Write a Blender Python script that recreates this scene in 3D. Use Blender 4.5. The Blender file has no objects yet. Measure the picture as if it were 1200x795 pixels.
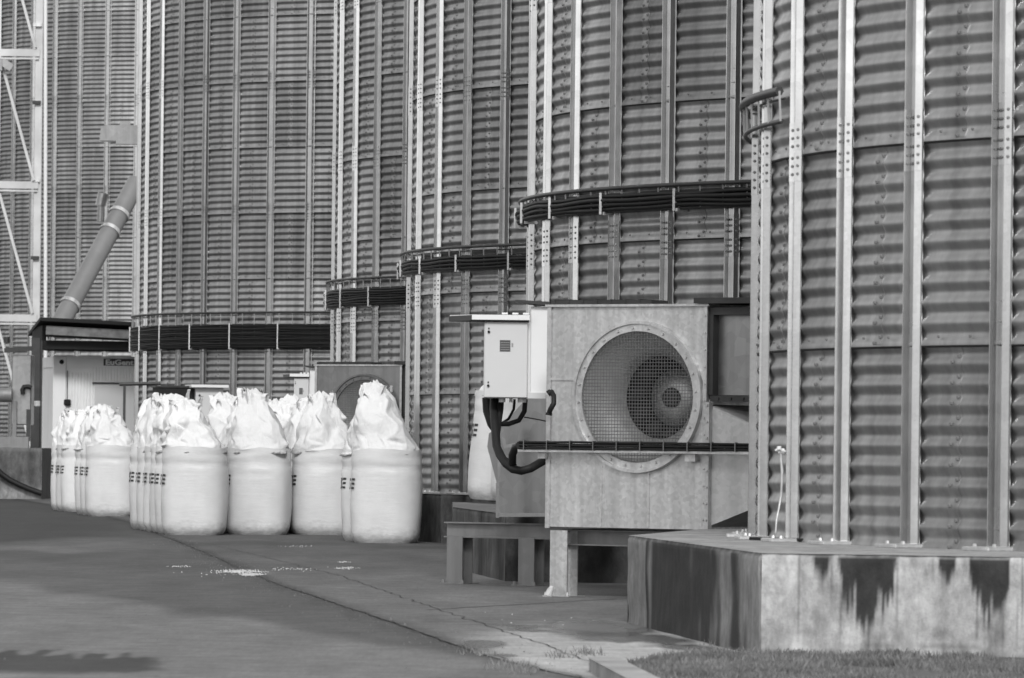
import bpy, math, random
from mathutils import Vector, Matrix, noise
PI = math.pi
R_ = math.radians
scene = bpy.context.scene
C = scene.collection
random.seed(7)

# ------------------------------------------------------------------ camera maths (telephoto, eye height 1.25 m, slight roll)
F, ROLL, EYE, CX, HV = 6667.0, R_(0.65), 1.25, 600.0, 524.5
def hor(u): return HV + math.tan(ROLL) * (u - CX)
def P(u, v, d):
    xc = (u - CX) / F; yc = (HV - v) / F
    return Vector((d * (xc * math.cos(ROLL) - yc * math.sin(ROLL)), d, EYE + d * (yc * math.cos(ROLL) + xc * math.sin(ROLL))))
def G(u, v):
    xc = (u - CX) / F; yc = (HV - v) / F
    s = yc * math.cos(ROLL) + xc * math.sin(ROLL)
    d = -EYE / s
    return Vector((d * (xc * math.cos(ROLL) - yc * math.sin(ROLL)), d, 0))
def proj(X, Y, Z=0.0):
    a = X / Y; b = (Z - EYE) / Y
    return CX + F * (a * math.cos(ROLL) + b * math.sin(ROLL)), HV - F * (-a * math.sin(ROLL) + b * math.cos(ROLL))

# ------------------------------------------------------------------ mesh builder
class MB:
    def __init__(s): s.v = []; s.f = []; s.sm = []; s.mi = []; s.cur = 0; s.col = None
    def add(s, vs, fs, smooth=False):
        n = len(s.v); s.v.extend(tuple(p) for p in vs)
        for f in fs: s.f.append(tuple(i + n for i in f)); s.sm.append(smooth); s.mi.append(s.cur)
    def box(s, lo, hi, M=None):
        x0, y0, z0 = lo; x1, y1, z1 = hi
        vs = [(x0,y0,z0),(x1,y0,z0),(x1,y1,z0),(x0,y1,z0),(x0,y0,z1),(x1,y0,z1),(x1,y1,z1),(x0,y1,z1)]
        if M: vs = [M @ Vector(p) for p in vs]
        s.add(vs, [(0,3,2,1),(4,5,6,7),(0,1,5,4),(1,2,6,5),(2,3,7,6),(3,0,4,7)])
    def cbox(s, lo, hi, b=.01, M=None):      # box with chamfered vertical and top edges
        x0, y0, z0 = lo; x1, y1, z1 = hi
        def ring(k, z): return [(x0+k+b,y0+k,z),(x1-k-b,y0+k,z),(x1-k,y0+k+b,z),(x1-k,y1-k-b,z),(x1-k-b,y1-k,z),(x0+k+b,y1-k,z),(x0+k,y1-k-b,z),(x0+k,y0+k+b,z)]
        vs = ring(b, z0) + ring(0, z0+b) + ring(0, z1-b) + ring(b, z1)
        if M: vs = [M @ Vector(p) for p in vs]
        fs = [tuple(range(7,-1,-1)), tuple(range(24,32))]
        for r in range(3):
            for i in range(8):
                j = (i+1) % 8; fs.append((r*8+i, r*8+j, r*8+8+j, r*8+8+i))
        s.add(vs, fs)
    def tube(s, pts, r, n=8, smooth=True, cap=True):
        pts = [Vector(p) for p in pts]; vs = []; fs = []; up = None
        for i, p in enumerate(pts):
            t = (pts[min(i+1, len(pts)-1)] - pts[max(i-1, 0)]).normalized()
            if up is None: up = Vector((0,0,1)) if abs(t.z) < .9 else Vector((1,0,0))
            a = t.cross(up).normalized(); up = a.cross(t).normalized()
            rr = r[i] if isinstance(r, (list, tuple)) else r
            for k in range(n):
                an = 2*PI*k/n; vs.append(p + a*math.cos(an)*rr + up*math.sin(an)*rr)
        for i in range(len(pts)-1):
            for k in range(n):
                k2 = (k+1) % n; fs.append((i*n+k, i*n+k2, (i+1)*n+k2, (i+1)*n+k))
        s.add(vs, fs, smooth)
        if cap:
            m = len(pts)-1
            s.add(vs[:n], [tuple(range(n-1,-1,-1))]); s.add(vs[m*n:], [tuple(range(n))])
    def bar(s, a, b, w, h, up=(0,0,1)):      # rectangular bar between two points
        a = Vector(a); b = Vector(b); t = (b-a).normalized(); up = Vector(up)
        if abs(t.dot(up)) > .95: up = Vector((0,1,0))
        x = t.cross(up).normalized(); y = x.cross(t).normalized()
        vs = []
        for p in (a, b):
            for sx, sy in ((-1,-1),(1,-1),(1,1),(-1,1)): vs.append(p + x*sx*w/2 + y*sy*h/2)
        s.add(vs, [(3,2,1,0),(4,5,6,7),(0,1,5,4),(1,2,6,5),(2,3,7,6),(3,0,4,7)])
    def prism(s, poly, z0, z1):              # poly counter-clockwise (x, y)
        n = len(poly)
        vs = [(x,y,z0) for x,y in poly] + [(x,y,z1) for x,y in poly]
        s.add(vs, [tuple(range(n-1,-1,-1)), tuple(range(n,2*n))] + [(i,(i+1)%n,n+(i+1)%n,n+i) for i in range(n)])
    def grid(s, fn, nu, nv, smooth=True, wrap=False):
        vs = [fn(i, j) for j in range(nv) for i in range(nu)]; fs = []
        for j in range(nv-1):
            for i in range(nu if wrap else nu-1):
                i2 = (i+1) % nu; fs.append((j*nu+i, j*nu+i2, (j+1)*nu+i2, (j+1)*nu+i))
        s.add(vs, fs, smooth)
    def bolt(s, p, nrm, r=.012, h=.01):
        nrm = Vector(nrm).normalized(); p = Vector(p)
        a = nrm.orthogonal().normalized(); b = nrm.cross(a); vs = []
        for k in range(6):
            an = PI/3*k; vs.append(p + (a*math.cos(an)+b*math.sin(an))*r - nrm*.002)
        for k in range(6):
            an = PI/3*k; vs.append(p + (a*math.cos(an)+b*math.sin(an))*r*.72 + nrm*h)
        s.add(vs, [tuple(range(6,12))] + [(k,(k+1)%6,6+(k+1)%6,6+k) for k in range(6)])
    def lathe(s, prof, c, ax, n=48, smooth=True):   # prof = [(along, radius)], around axis ax from c
        ax = Vector(ax).normalized(); c = Vector(c)
        a = Vector((0,0,1)) if abs(ax.z) < .9 else Vector((1,0,0)); b = ax.cross(a).normalized(); a = b.cross(ax)
        s.grid(lambda i, j: c + ax*prof[j][0] + (a*math.cos(2*PI*i/n) + b*math.sin(2*PI*i/n))*prof[j][1], n, len(prof), smooth, True)
    def mesh(s, name):
        me = bpy.data.meshes.new(name); me.from_pydata(s.v, [], s.f)
        me.polygons.foreach_set('use_smooth', s.sm); me.polygons.foreach_set('material_index', s.mi)
        if s.col is not None:
            at = me.color_attributes.new('wear', 'FLOAT_COLOR', 'POINT')
            flat = []
            for c in s.col: flat.extend((c[0], c[1], c[2], 1.0))
            at.data.foreach_set('color', flat)
        me.update(); return me
    def build(s, name, mat, parent=None, bevel=0):
        o = bpy.data.objects.new(name, s.mesh(name)); C.objects.link(o)
        if mat: o.data.materials.append(mat)
        o.parent = parent
        if bevel:
            m = o.modifiers.new('bevel', 'BEVEL'); m.width = bevel; m.segments = 2; m.limit_method = 'ANGLE'
        return o
def tag(o, label, cat, group=None):
    o['label'] = label; o['category'] = cat
    if group: o['group'] = group
    return o
def thing(name, label, cat, loc=(0,0,0), rz=0, group=None):
    o = bpy.data.objects.new(name, None); C.objects.link(o); o.empty_display_size = .2
    o.location = loc; o.rotation_euler = (0, 0, rz); return tag(o, label, cat, group)
def struct(o, kind='structure'): o['kind'] = kind; return o
def copy_tree(o, parent=None):
    c = o.copy(); C.objects.link(c); c.parent = parent
    for ch in [x for x in bpy.data.objects if x.parent == o]: copy_tree(ch, c)
    return c

# ------------------------------------------------------------------ materials
class NT:
    def __init__(s, name):
        s.m = bpy.data.materials.new(name); s.m.use_nodes = True; s.t = s.m.node_tree
        s.b = s.t.nodes['Principled BSDF']
    def n(s, typ, **kw):
        nd = s.t.nodes.new(typ)
        for k, v in kw.items():
            if k.startswith('i_'): nd.inputs[k[2:].replace('_', ' ')].default_value = v
            else: setattr(nd, k, v)
        return nd
    def l(s, a, b): s.t.links.new(a, b)
    def coord(s, out='Object', scale=(1,1,1)):
        tc = s.n('ShaderNodeTexCoord'); mp = s.n('ShaderNodeMapping'); mp.inputs['Scale'].default_value = scale
        s.l(tc.outputs[out], mp.inputs['Vector']); return mp.outputs['Vector']
    def noise(s, vec, scale, detail=4, rough=.55, dist=0):
        nd = s.n('ShaderNodeTexNoise', i_Scale=scale, i_Detail=detail, i_Roughness=rough, i_Distortion=dist); s.l(vec, nd.inputs['Vector']); return nd.outputs['Fac']
    def ramp(s, fac, a, b, lo, hi):
        nd = s.n('ShaderNodeMapRange', clamp=True); s.l(fac, nd.inputs['Value'])
        nd.inputs['From Min'].default_value = a; nd.inputs['From Max'].default_value = b
        nd.inputs['To Min'].default_value = lo; nd.inputs['To Max'].default_value = hi; return nd.outputs['Result']
    def math(s, op, a, b):
        nd = s.n('ShaderNodeMath', operation=op)
        for i, x in enumerate((a, b)):
            if isinstance(x, (int, float)): nd.inputs[i].default_value = x
            else: s.l(x, nd.inputs[i])
        return nd.outputs[0]
    def grey(s, fac):
        nd = s.n('ShaderNodeCombineColor')
        for k in ('Red', 'Green', 'Blue'): s.l(fac, nd.inputs[k])
        s.l(nd.outputs[0], s.b.inputs['Base Color'])
    def bump(s, h, strength=.3, dist=.01):
        nd = s.n('ShaderNodeBump', i_Strength=strength, i_Distance=dist); s.l(h, nd.inputs['Height']); s.l(nd.outputs[0], s.b.inputs['Normal'])

def plain(name, g, rough=.6, metal=0., var=.12, scale=6, bump=0, spec=.5):
    k = NT(name); v = k.coord(); f = k.noise(v, scale, 5)
    k.grey(k.ramp(f, .25, .75, g*(1-var), g*(1+var)))
    k.b.inputs['Roughness'].default_value = rough; k.b.inputs['Metallic'].default_value = metal
    k.b.inputs['Specular IOR Level'].default_value = spec
    if bump: k.bump(k.noise(v, scale*6, 4), bump, .01)
    return k.m

def galvanised(name, g, rough=.3, spangle=.08, sscale=14, streak=.1, metal=1.):
    k = NT(name); v = k.coord()
    vo = k.n('ShaderNodeTexVoronoi', i_Scale=sscale); k.l(v, vo.inputs['Vector'])
    sep = k.n('ShaderNodeSeparateColor'); k.l(vo.outputs['Color'], sep.inputs[0])
    a = k.ramp(sep.outputs[0], 0, 1, 1-spangle, 1+spangle)
    b = k.ramp(k.noise(k.coord('Object', (5,5,.35)), 2.2, 5), .25, .75, 1-streak, 1+streak)
    c = k.ramp(k.noise(v, 1.1, 4), .3, .7, .93, 1.06)
    k.grey(k.math('MULTIPLY', k.math('MULTIPLY', a, b), k.math('MULTIPLY', c, g)))
    k.l(k.ramp(k.noise(v, 3.5, 5), .3, .7, rough*.8, rough*1.25), k.b.inputs['Roughness'])
    k.b.inputs['Metallic'].default_value = metal
    k.bump(k.noise(v, 30, 3), .05, .004)
    return k.m

def wall_sheet():
    k = NT('corrugated_zinc'); v = k.coord()
    oi = k.n('ShaderNodeObjectInfo'); add = k.n('ShaderNodeVectorMath', operation='ADD'); k.l(v, add.inputs[0]); k.l(oi.outputs['Location'], add.inputs[1])
    w = add.outputs[0]
    at = k.n('ShaderNodeAttribute', attribute_name='wear'); sep = k.n('ShaderNodeSeparateColor'); k.l(at.outputs['Color'], sep.inputs[0])
    sheet = k.ramp(sep.outputs[0], 0, 1, .72, 1.2)
    mp = k.n('ShaderNodeMapping'); mp.inputs['Scale'].default_value = (3, 3, .22); k.l(w, mp.inputs['Vector'])
    st = k.ramp(k.noise(mp.outputs[0], 2.0, 6, .6), .3, .72, .7, 1.2)
    fine = k.ramp(k.noise(w, 7, 5), .3, .7, .93, 1.07)
    k.grey(k.math('MULTIPLY', k.math('MULTIPLY', sheet, st), k.math('MULTIPLY', fine, .38)))
    k.l(k.ramp(k.noise(w, 2.5, 4), .3, .7, .44, .53), k.b.inputs['Roughness'])
    k.b.inputs['Metallic'].default_value = 1
    k.bump(k.noise(w, 2.0, 3), .3, .02)
    return k.m

def concrete(name, g=.3, stained=False, rough=.85):
    k = NT(name); v = k.coord()
    a = k.ramp(k.noise(v, 2.2, 7, .65), .28, .72, .68, 1.3)
    b = k.ramp(k.noise(v, 24, 5, .7), .3, .7, .88, 1.12)
    f = k.math('MULTIPLY', k.math('MULTIPLY', a, b), g)
    if stained:
        at = k.n('ShaderNodeAttribute', attribute_name='wear'); sep = k.n('ShaderNodeSeparateColor'); k.l(at.outputs['Color'], sep.inputs[0])
        s = k.ramp(k.noise(k.coord('Object', (5,5,2.6)), 1.8, 7, .7), .34, .66, .6, 1.15)
        f = k.math('MULTIPLY', k.math('MULTIPLY', f, s), sep.outputs[0])
    k.grey(f); k.b.inputs['Roughness'].default_value = rough; k.b.inputs['Specular IOR Level'].default_value = .3
    h = k.math('ADD', k.noise(v, 9, 6, .7), k.math('MULTIPLY', k.noise(v, 55, 3), .35)); k.bump(h, .35, .02)
    return k.m

def ground_mat(name, g, coarse):
    k = NT(name); v = k.coord()
    at = k.n('ShaderNodeAttribute', attribute_name='wear'); sep = k.n('ShaderNodeSeparateColor'); k.l(at.outputs['Color'], sep.inputs[0])
    a = k.ramp(k.noise(k.coord('Object', (1.2, .22, 1)), 1.3, 6, .62), .28, .72, .78, 1.22)
    b = k.ramp(k.noise(v, coarse, 5, .75), .3, .7, .86, 1.14)
    c = k.ramp(k.noise(v, 3.2, 9, .72), .3, .7, .72, 1.26)
    c = k.math('MULTIPLY', c, k.ramp(k.noise(k.coord('Object', (14, .9, 1)), 2.2, 6, .75), .3, .72, .84, 1.14))
    f = k.math('MULTIPLY', k.math('MULTIPLY', a, b), k.math('MULTIPLY', c, g))
    k.grey(k.math('MULTIPLY', f, sep.outputs[0]))
    k.l(k.ramp(sep.outputs[1], 0, 1, .8, .12), k.b.inputs['Roughness'])
    k.b.inputs['Specular IOR Level'].default_value = .35
    h = k.math('ADD', k.noise(v, 18, 5, .7), k.math('MULTIPLY', k.noise(v, 120, 2), .4))
    nd = k.n('ShaderNodeBump', i_Distance=.008); k.l(h, nd.inputs['Height']); k.l(k.ramp(sep.outputs[1], 0, 1, .5, .03), nd.inputs['Strength']); k.l(nd.outputs[0], k.b.inputs['Normal'])
    return k.m

def fabric(name, g, rough, crease=False):
    k = NT(name); v = k.coord()
    oi = k.n('ShaderNodeObjectInfo')
    a = k.ramp(k.noise(v, 3.5, 5, .6), .3, .7, .93, 1.05)
    at = k.n('ShaderNodeAttribute', attribute_name='wear'); sep = k.n('ShaderNodeSeparateColor'); k.l(at.outputs['Color'], sep.inputs[0])
    r = k.ramp(oi.outputs['Random'], 0, 1, .95, 1.04)
    zz = k.n('ShaderNodeSeparateXYZ'); k.l(v, zz.inputs[0]); lowz = k.ramp(zz.outputs[2], .0, .35, 1, 0)
    dirt = k.ramp(k.math('MULTIPLY', lowz, k.noise(k.coord('Object', (3,3,6)), 3, 5, .65)), .2, .55, 1, .62)
    k.grey(k.math('MULTIPLY', k.math('MULTIPLY', k.math('MULTIPLY', a, g), r), dirt))
    k.b.inputs['Roughness'].default_value = rough; k.b.inputs['Specular IOR Level'].default_value = .45
    w = k.n('ShaderNodeTexWave', i_Scale=55, i_Distortion=.6); w.bands_direction = 'Z'; k.l(v, w.inputs['Vector'])
    h = k.math('ADD', k.noise(k.coord('Object', (1.2,1.2,7)), 4, 5, .6), k.math('MULTIPLY', w.outputs['Fac'], .06))
    if crease:
        r1 = k.math('ABSOLUTE', k.math('SUBTRACT', k.noise(k.coord('Object', (3.2,3.2,1.6)), 1.6, 2, .5, .8), .5), 0); r2 = k.math('ABSOLUTE', k.math('SUBTRACT', k.noise(k.coord('Object', (6,6,3.5)), 1.7, 2, .5, 1.2), .5), 0)
        h = k.math('ADD', k.math('MULTIPLY', r1, 2.2), k.math('ADD', r2, k.math('MULTIPLY', h, .25))); k.bump(h, .3, .05)
    else: k.bump(h, .2, .025)
    return k.m

M = dict(
    wall=wall_sheet(), post=galvanised('zinc_post', .56, .2, .05, 9, .12), galv=galvanised('zinc_plate', .56, .48, .11, 34, .2, .8),
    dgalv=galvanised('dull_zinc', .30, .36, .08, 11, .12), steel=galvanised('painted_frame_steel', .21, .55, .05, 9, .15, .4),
    black=plain('black_rubber', .011, .6, 0, .3, 9, 0, .3), mastp=plain('worn_light_paint', .52, .5, 0, .2, 1.5), duct=galvanised('duct_zinc', .47, .5, .08, 30, .12, .45), shaded=galvanised('shaded_zinc', .16, .55, .1, 30, .15, .6), stone=plain('grit_stone', .13, .85, 0, .5, 3), boltm=plain('bolt_steel', .2, .6, .5, .1), dark=plain('dark_steel', .04, .5, .3, .3, 5), void=plain('unlit_paint', .012, .9, 0),
    white=plain('white_enamel', .72, .35, 0, .03, 3), cream=plain('grey_enamel', .55, .4, 0, .03, 3), cabin=plain('cabin_paint', .78, .5, 0, .07, 2),
    timber=plain('weathered_timber', .16, .85, 0, .4, 7, .3), bag=fabric('woven_sack', .64, .36), top=fabric('thin_sack_cloth', .68, .6, True),
    ink=plain('black_ink', .025, .6, 0, .1), conc=concrete('stained_concrete', .33, True), conc2=concrete('dark_concrete', .14), kerb=concrete('kerb_concrete', .3),
    road=ground_mat('worn_asphalt', .125, 26), apron=ground_mat('apron_concrete', .14, 20), far=plain('far_ground', .05, .9, 0, .25, .06),
    grass=plain('grass_blades', .13, .6, 0, .55, 2.2), soil=plain('soil', .1, .95, 0, .4, 9, .4), seam=plain('joint_filler', .05, .9, 0), crumbs=plain('spilled_feed', .5, .8, 0, .15), pipe=plain('grey_pipe_paint', .2, .45, .2, .1, 3), shade=plain('display_glass', .06, .25, 0, .2))

# ------------------------------------------------------------------ ground
NZ = lambda x, y, z=0.: noise.noise((x, y, z))
def smooth(a, b, x):
    t = min(1, max(0, (x-a)/(b-a))) if a != b else 0; return t*t*(3-2*t)
edge_px = [(900,915),(770,832),(690,797),(640,787),(570,769),(520,752),(480,737),(400,710),(330,687),(285,668),(235,646),(190,628),(150,612),(105,600),(60,592),(20,585.5),(0,583)]
edge = [G(u, v) for u, v in edge_px]
edge += [Vector((-16.5, 170, 0)), Vector((-24, 260, 0))]
def edge_x(Y):
    if Y <= edge[0].y: return edge[0].x
    for a, b in zip(edge, edge[1:]):
        if Y <= b.y: return a.x + (b.x-a.x)*(Y-a.y)/(b.y-a.y)
    return edge[-1].x
def road_wear(X, Y):
    u, v = proj(X, Y)
    n1 = NZ(u*.012, v*.05, 1); n2 = NZ(u*.05, v*.2, 5)
    w = 1.2
    # long darker reseal swaths across the yard, lighter worn centre in the foreground
    lim = 692 + (u-60)*.16 + 7*n1
    w *= 1 - .42*smooth(lim+6, lim-6, v)
    band = 640 + 8*n1 - (u-200)*.012
    w *= 1 + .75*smooth(7, 1, abs(v-band-2))*smooth(190, 60, u)
    w *= 1 - .62*smooth(band-4, band-12, v)*smooth(290, 60, u)
    w *= 1 - .22*smooth(16, 5, abs(v-(648+u*.03+6*n1)))*smooth(330, 90, u)
    w *= 1 + .12*NZ(u*.006, v*.03, 9)
    # dark patch in the near left corner
    q = (v - (778 + 5*n2 + (u-100)*.02))/(12 - 4*smooth(60,190,u)) ; e = smooth(1.25, .7, abs(q) + .35*n2)*smooth(205+20*n2, 165, u)
    w *= 1 - .72*e
    # edge of the asphalt along the apron: dirt
    dx = edge_x(Y) - X
    w *= 1 - .25*smooth(.28, .02, dx + .1*n2)
    return (w, 0, 0)
def apron_wear(X, Y):
    u, v = proj(X, Y); n1 = NZ(u*.015, v*.06, 3); n2 = NZ(u*.04, v*.16, 8); n3 = NZ(X*1.7, Y*.35, 2)
    w = 1.0 + .16*n3 + .1*NZ(u*.02, v*.12, 4); wet = 0.
    w *= 1 - .4*smooth(700, 640, v + 12*n1)                # darker towards the bags
    w *= 1 + 1.7*smooth(726, 756, v + 8*n1)*smooth(500, 620, u)
    for (cu, cv, ru, rv, k) in ((700,737,75,8,.62),(655,741,70,3.4,.72),(740,749,80,7,.68),(612,735,45,2.4,.7),(560,756,32,4.5,.7),(592,769,16,2,.72),(800,760,50,4,.5)):
        q = math.hypot((u-cu)/ru, (v-cv-.05*(u-cu))/rv) + .5*n2 + .25*n1
        e = smooth(1.12, .72, q); w *= 1 - k*e; wet = max(wet, e*.8)
    w *= 1 - .35*smooth(.16, .02, abs(X - edge_x(Y) - .02) + .06*n2)
    w *= 1 + .8*smooth(1.2, .2, math.hypot((u-288)/34, (v-672.5)/4) + .5*n2)
    w *= 1 - .3*smooth(4, 1, abs(v-(640+ (u-400)*.02+5*n1)))
    return (w, wet, 0)
def sheet(name, xs_of_y, ys, z, wear, mat, nx):
    mb = MB(); vs = []; col = []
    for Y in ys:
        x0, x1 = xs_of_y(Y)
        for i in range(nx):
            t = i/(nx-1); X = x0 + (x1-x0)*t
            vs.append((X, Y, z)); col.append(wear(X, Y))
    ny = len(ys)
    mb.add(vs, [(j*nx+i, j*nx+i+1, (j+1)*nx+i+1, (j+1)*nx+i) for j in range(ny-1) for i in range(nx-1)], True)
    mb.col = col
    return struct(mb.build(name, mat))
g = MB(); g.add([(-900,-900,-.012),(900,-900,-.012),(900,1500,-.012),(-900,1500,-.012)], [(0,1,2,3)]); struct(g.build('ground', M['far']))
ys = []; y = 24.
while y < 190: ys.append(y); y += max(.035, y*y/8334*.28)
sheet('road', lambda Y: (-.16*Y-1, edge_x(Y)+.05), ys, 0., road_wear, M['road'], 260)
g = MB(); g.add([(-60,-40,-.006),(30,-40,-.006),(30,23.9,-.006),(-60,23.9,-.006)], [(0,1,2,3)]); struct(g.build('near_road', M['road']))
g.col = None
sheet('apron', lambda Y: (edge_x(Y), edge_x(Y)+6.5), ys, .005, apron_wear, M['apron'], 220)
g = MB(); g.add([(3,24,-.004),(60,24,-.004),(60,200,-.004),(-6,200,-.004)], [(0,1,2,3)]); struct(g.build('yard', M['far']))
# expansion joints of the apron (thin filler strips)
def strip(mb, pts, w, z):
    for a, b in zip(pts, pts[1:]):
        n = Vector((b.y-a.y, -(b.x-a.x), 0)).normalized()*w/2
        mb.add([(a.x-n.x,a.y-n.y,z),(a.x+n.x,a.y+n.y,z),(b.x+n.x,b.y+n.y,z),(b.x-n.x,b.y-n.y,z)], [(0,1,2,3)])
def jag(pts, amp, step):
    out = []
    for a, b in zip(pts, pts[1:]):
        n = max(1, int((b-a).length/step))
        for i in range(n):
            p = a.lerp(b, i/n); out.append(Vector((p.x + amp*NZ(p.y*2.1, p.x*3, 4), p.y, 0)))
    return out + [pts[-1]]
g = MB(); strip(g, jag([G(775,800), G(672,770), G(618,750), G(513,715), G(400,676), G(300,651), G(245,639)], .05, .17), .010, .0095)
struct(g.build('apron_joint', M['seam']))
g = MB(); strip(g, jag([Vector((edge_x(Y), Y, 0)) for Y in (29,31,33,36,40,45,52,60,70,85,100)], .09, .2), .010, .0097); struct(g.build('apron_edge_crack', M['seam']))
g = MB(); strip(g, jag([G(500,716), G(720,703), G(800,702)], .03, .12), .03, .0098); struct(g.build('apron_cross_joint', M['seam']))

# ------------------------------------------------------------------ silos
SR, ZF, RING, NR, NP = 7.2, .63, 1.32, 12, 48
DE = 2*PI/NP
AMP, PITCH = .0122, RING/10
def cyl(th, r, z): return Vector((-r*math.cos(th), -r*math.sin(th), z))
def wall_r(zl, k):     # zl: height in ring
    return SR + AMP*math.cos(2*PI*zl/PITCH) + .011*(1 - zl/RING)
def make_wall():
    mb = MB(); mb.col = []; nu = 96; sub = 8; rows = 10*sub
    rnd = random.Random(3)
    for k in range(NR):
        tone = [rnd.random() for _ in range(24)]
        zs = [(-.012, 0)] + [(RING*i/rows, 0) for i in range(rows+1)]
        n0 = len(mb.v)
        def fn(i, j):
            zl, off = zs[j]; return cyl(2*PI*i/nu, wall_r(max(zl,0), k) + off, k*RING + zl)
        mb.grid(fn, nu, len(zs), True, True)
        if k:
            mb.cur = 2; mb.grid(lambda i, j: cyl(2*PI*i/nu, SR + AMP + (.0105, .008, -.012)[j], k*RING + (-.0125, -.023, -.027)[j]), nu, 3, False, True); mb.cur = 0  # black strip painted in for the shade of the gap between rings
            gap_shade = 3*nu
        else: gap_shade = 0
        for j in range(len(zs)):
            for i in range(nu):
                bay = i//2; mb.col.append((tone[((bay + k) // 2) % 24], 0, 0))
        mb.col += [(.5, 0, 0)]*gap_shade
    def pad(): 
        while len(mb.col) < len(mb.v): mb.col.append((.5, 0, 0))
    mb.cur = 1
    for k in range(NR):
        for b in range(-2, 15):
            if (b + k) % 2: continue
            c = (b + .5)*DE + .006*rnd.uniform(-1, 1); hw = .055/SR
            def fn(i, j):
                zl = RING*j/rows; return cyl(c + (-hw, hw)[i], wall_r(zl, k) + .003, k*RING + zl)
            mb.cur = 0; mb.grid(fn, 2, rows+1, True)
            for sg in (-1, 1):
                mb.grid(lambda i, j: cyl(c + sg*hw, wall_r(RING*j/rows, k) + (.003, -.003)[i], k*RING + RING*j/rows), 2, rows+1, False)
            mb.cur = 1
            for q in range(20):
                zl = PITCH*(q//2 + .5) + (q % 2 - .5)*.022*0 + (.0 if q % 2 else .0)
                th = c + (-.024 if q % 2 else .024)/SR
                zl = PITCH*(q//2) + (.012 if q % 2 else .05)
                p = cyl(th, wall_r(zl, k) + .005, k*RING + zl); mb.bolt(p, (p.x, p.y, 0), .0145, .012)
        for b in range(-2, 15):
            for t in (.32, .68):
                if k == 0: continue
                p = cyl((b + t)*DE, SR + AMP + .012, k*RING + .045); mb.bolt(p, (p.x, p.y, 0), .011, .009)
    n = 48; mb.cur = 0
    mb.add([cyl(2*PI*i/n, SR+.06, NR*RING) for i in range(n)] + [(0,0,NR*RING+3.2)], [((i+1)%n, i, n) for i in range(n)])
    mb.add([cyl(2*PI*i/n, SR+.06, NR*RING) for i in range(n)] + [cyl(2*PI*i/n, SR-.05, NR*RING-.1) for i in range(n)], [(i, (i+1)%n, n+(i+1)%n, n+i) for i in range(n)])
    pad(); return mb.mesh('wall')
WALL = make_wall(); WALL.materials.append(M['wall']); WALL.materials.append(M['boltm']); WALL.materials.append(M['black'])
def make_post():        # rolled channel with two sloping ridges, local frame: x tangential (towards growing angle), y radial, z up
    mb = MB(); h = .047
    half = [(.0,.0),(.038,.0),(.046,.002),(.058,h-.002),(.061,h),(.064,h-.002),(.083,.002),(.100,.001),(.100,-.003)]
    prof = [(-x, y) for x, y in half[::-1]] + half[1:] 
    n = len(prof); H = NR*RING
    vs = [(x, y, z) for z in (0.02, H) for x, y in prof]
    mb.add(vs, [(i, n+i, n+i+1, i+1) for i in range(n-1)])
    mb.add([(-.100,-.003,.02),(.100,-.003,.02),(.100,-.003,H),(-.100,-.003,H)], [(0,1,2,3)])
    return mb.mesh('stiffener')
POST = make_post(); POST.materials.append(M['post'])
def make_splice():
    mb = MB(); h = .047
    for sg in (-1, 1):
        a, b = (.0645, h+.001), (.0832, .006)
        if sg < 0: a, b = (-.0605, h+.001), (-.0475, .006)
        nx, ny = (b[1]-a[1])*-1, (b[0]-a[0]); L = math.hypot(nx, ny); nx, ny = abs(nx)/L, abs(ny)/L
        o = .004
        P0 = [(a[0]+nx*o, a[1]+ny*o), (b[0]+nx*o, b[1]+ny*o)]
        mb.add([(a[0],a[1],-.2),(b[0],b[1],-.2),(b[0],b[1],.2),(a[0],a[1],.2)] + [(P0[0][0],P0[0][1],-.2),(P0[1][0],P0[1][1],-.2),(P0[1][0],P0[1][1],.2),(P0[0][0],P0[0][1],.2)], [(4,5,6,7),(0,1,5,4),(2,3,7,6),(3,0,4,7),(1,2,6,5)])
        for z in (-.15,-.095,-.04,.04,.095,.15):
            mb.cur = 1; mb.bolt(((P0[0][0]+P0[1][0])/2, (P0[0][1]+P0[1][1])/2, z), (nx,ny,0), .0125, .011); mb.cur = 0
    mb.box((-.042, .001, -.2), (.042, .005, .2)); mb.cur = 1
    for z in (-.15,-.095,-.04,.04,.095,.15): mb.bolt((-.012, .005, z), (0,1,0), .0125, .010)
    return mb.mesh('splice_plate')
SPL = make_splice(); SPL.materials.append(M['post']); SPL.materials.append(M['boltm'])
mb = MB(); mb.cbox((-.13,-.05,-.003), (.13,.2,.025), .006); mb.bolt((-.095,.12,.025), (0,0,1), .016, .018); mb.bolt((.095,.12,.025), (0,0,1), .016, .018)
FOOT = mb.mesh('base_plate'); FOOT.materials.append(M['galv'])
def link(name, me, parent, loc=(0,0,0), rz=0):
    o = bpy.data.objects.new(name, me); C.objects.link(o); o.parent = parent; o.location = loc; o.rotation_euler = (0,0,rz); return o

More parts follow.
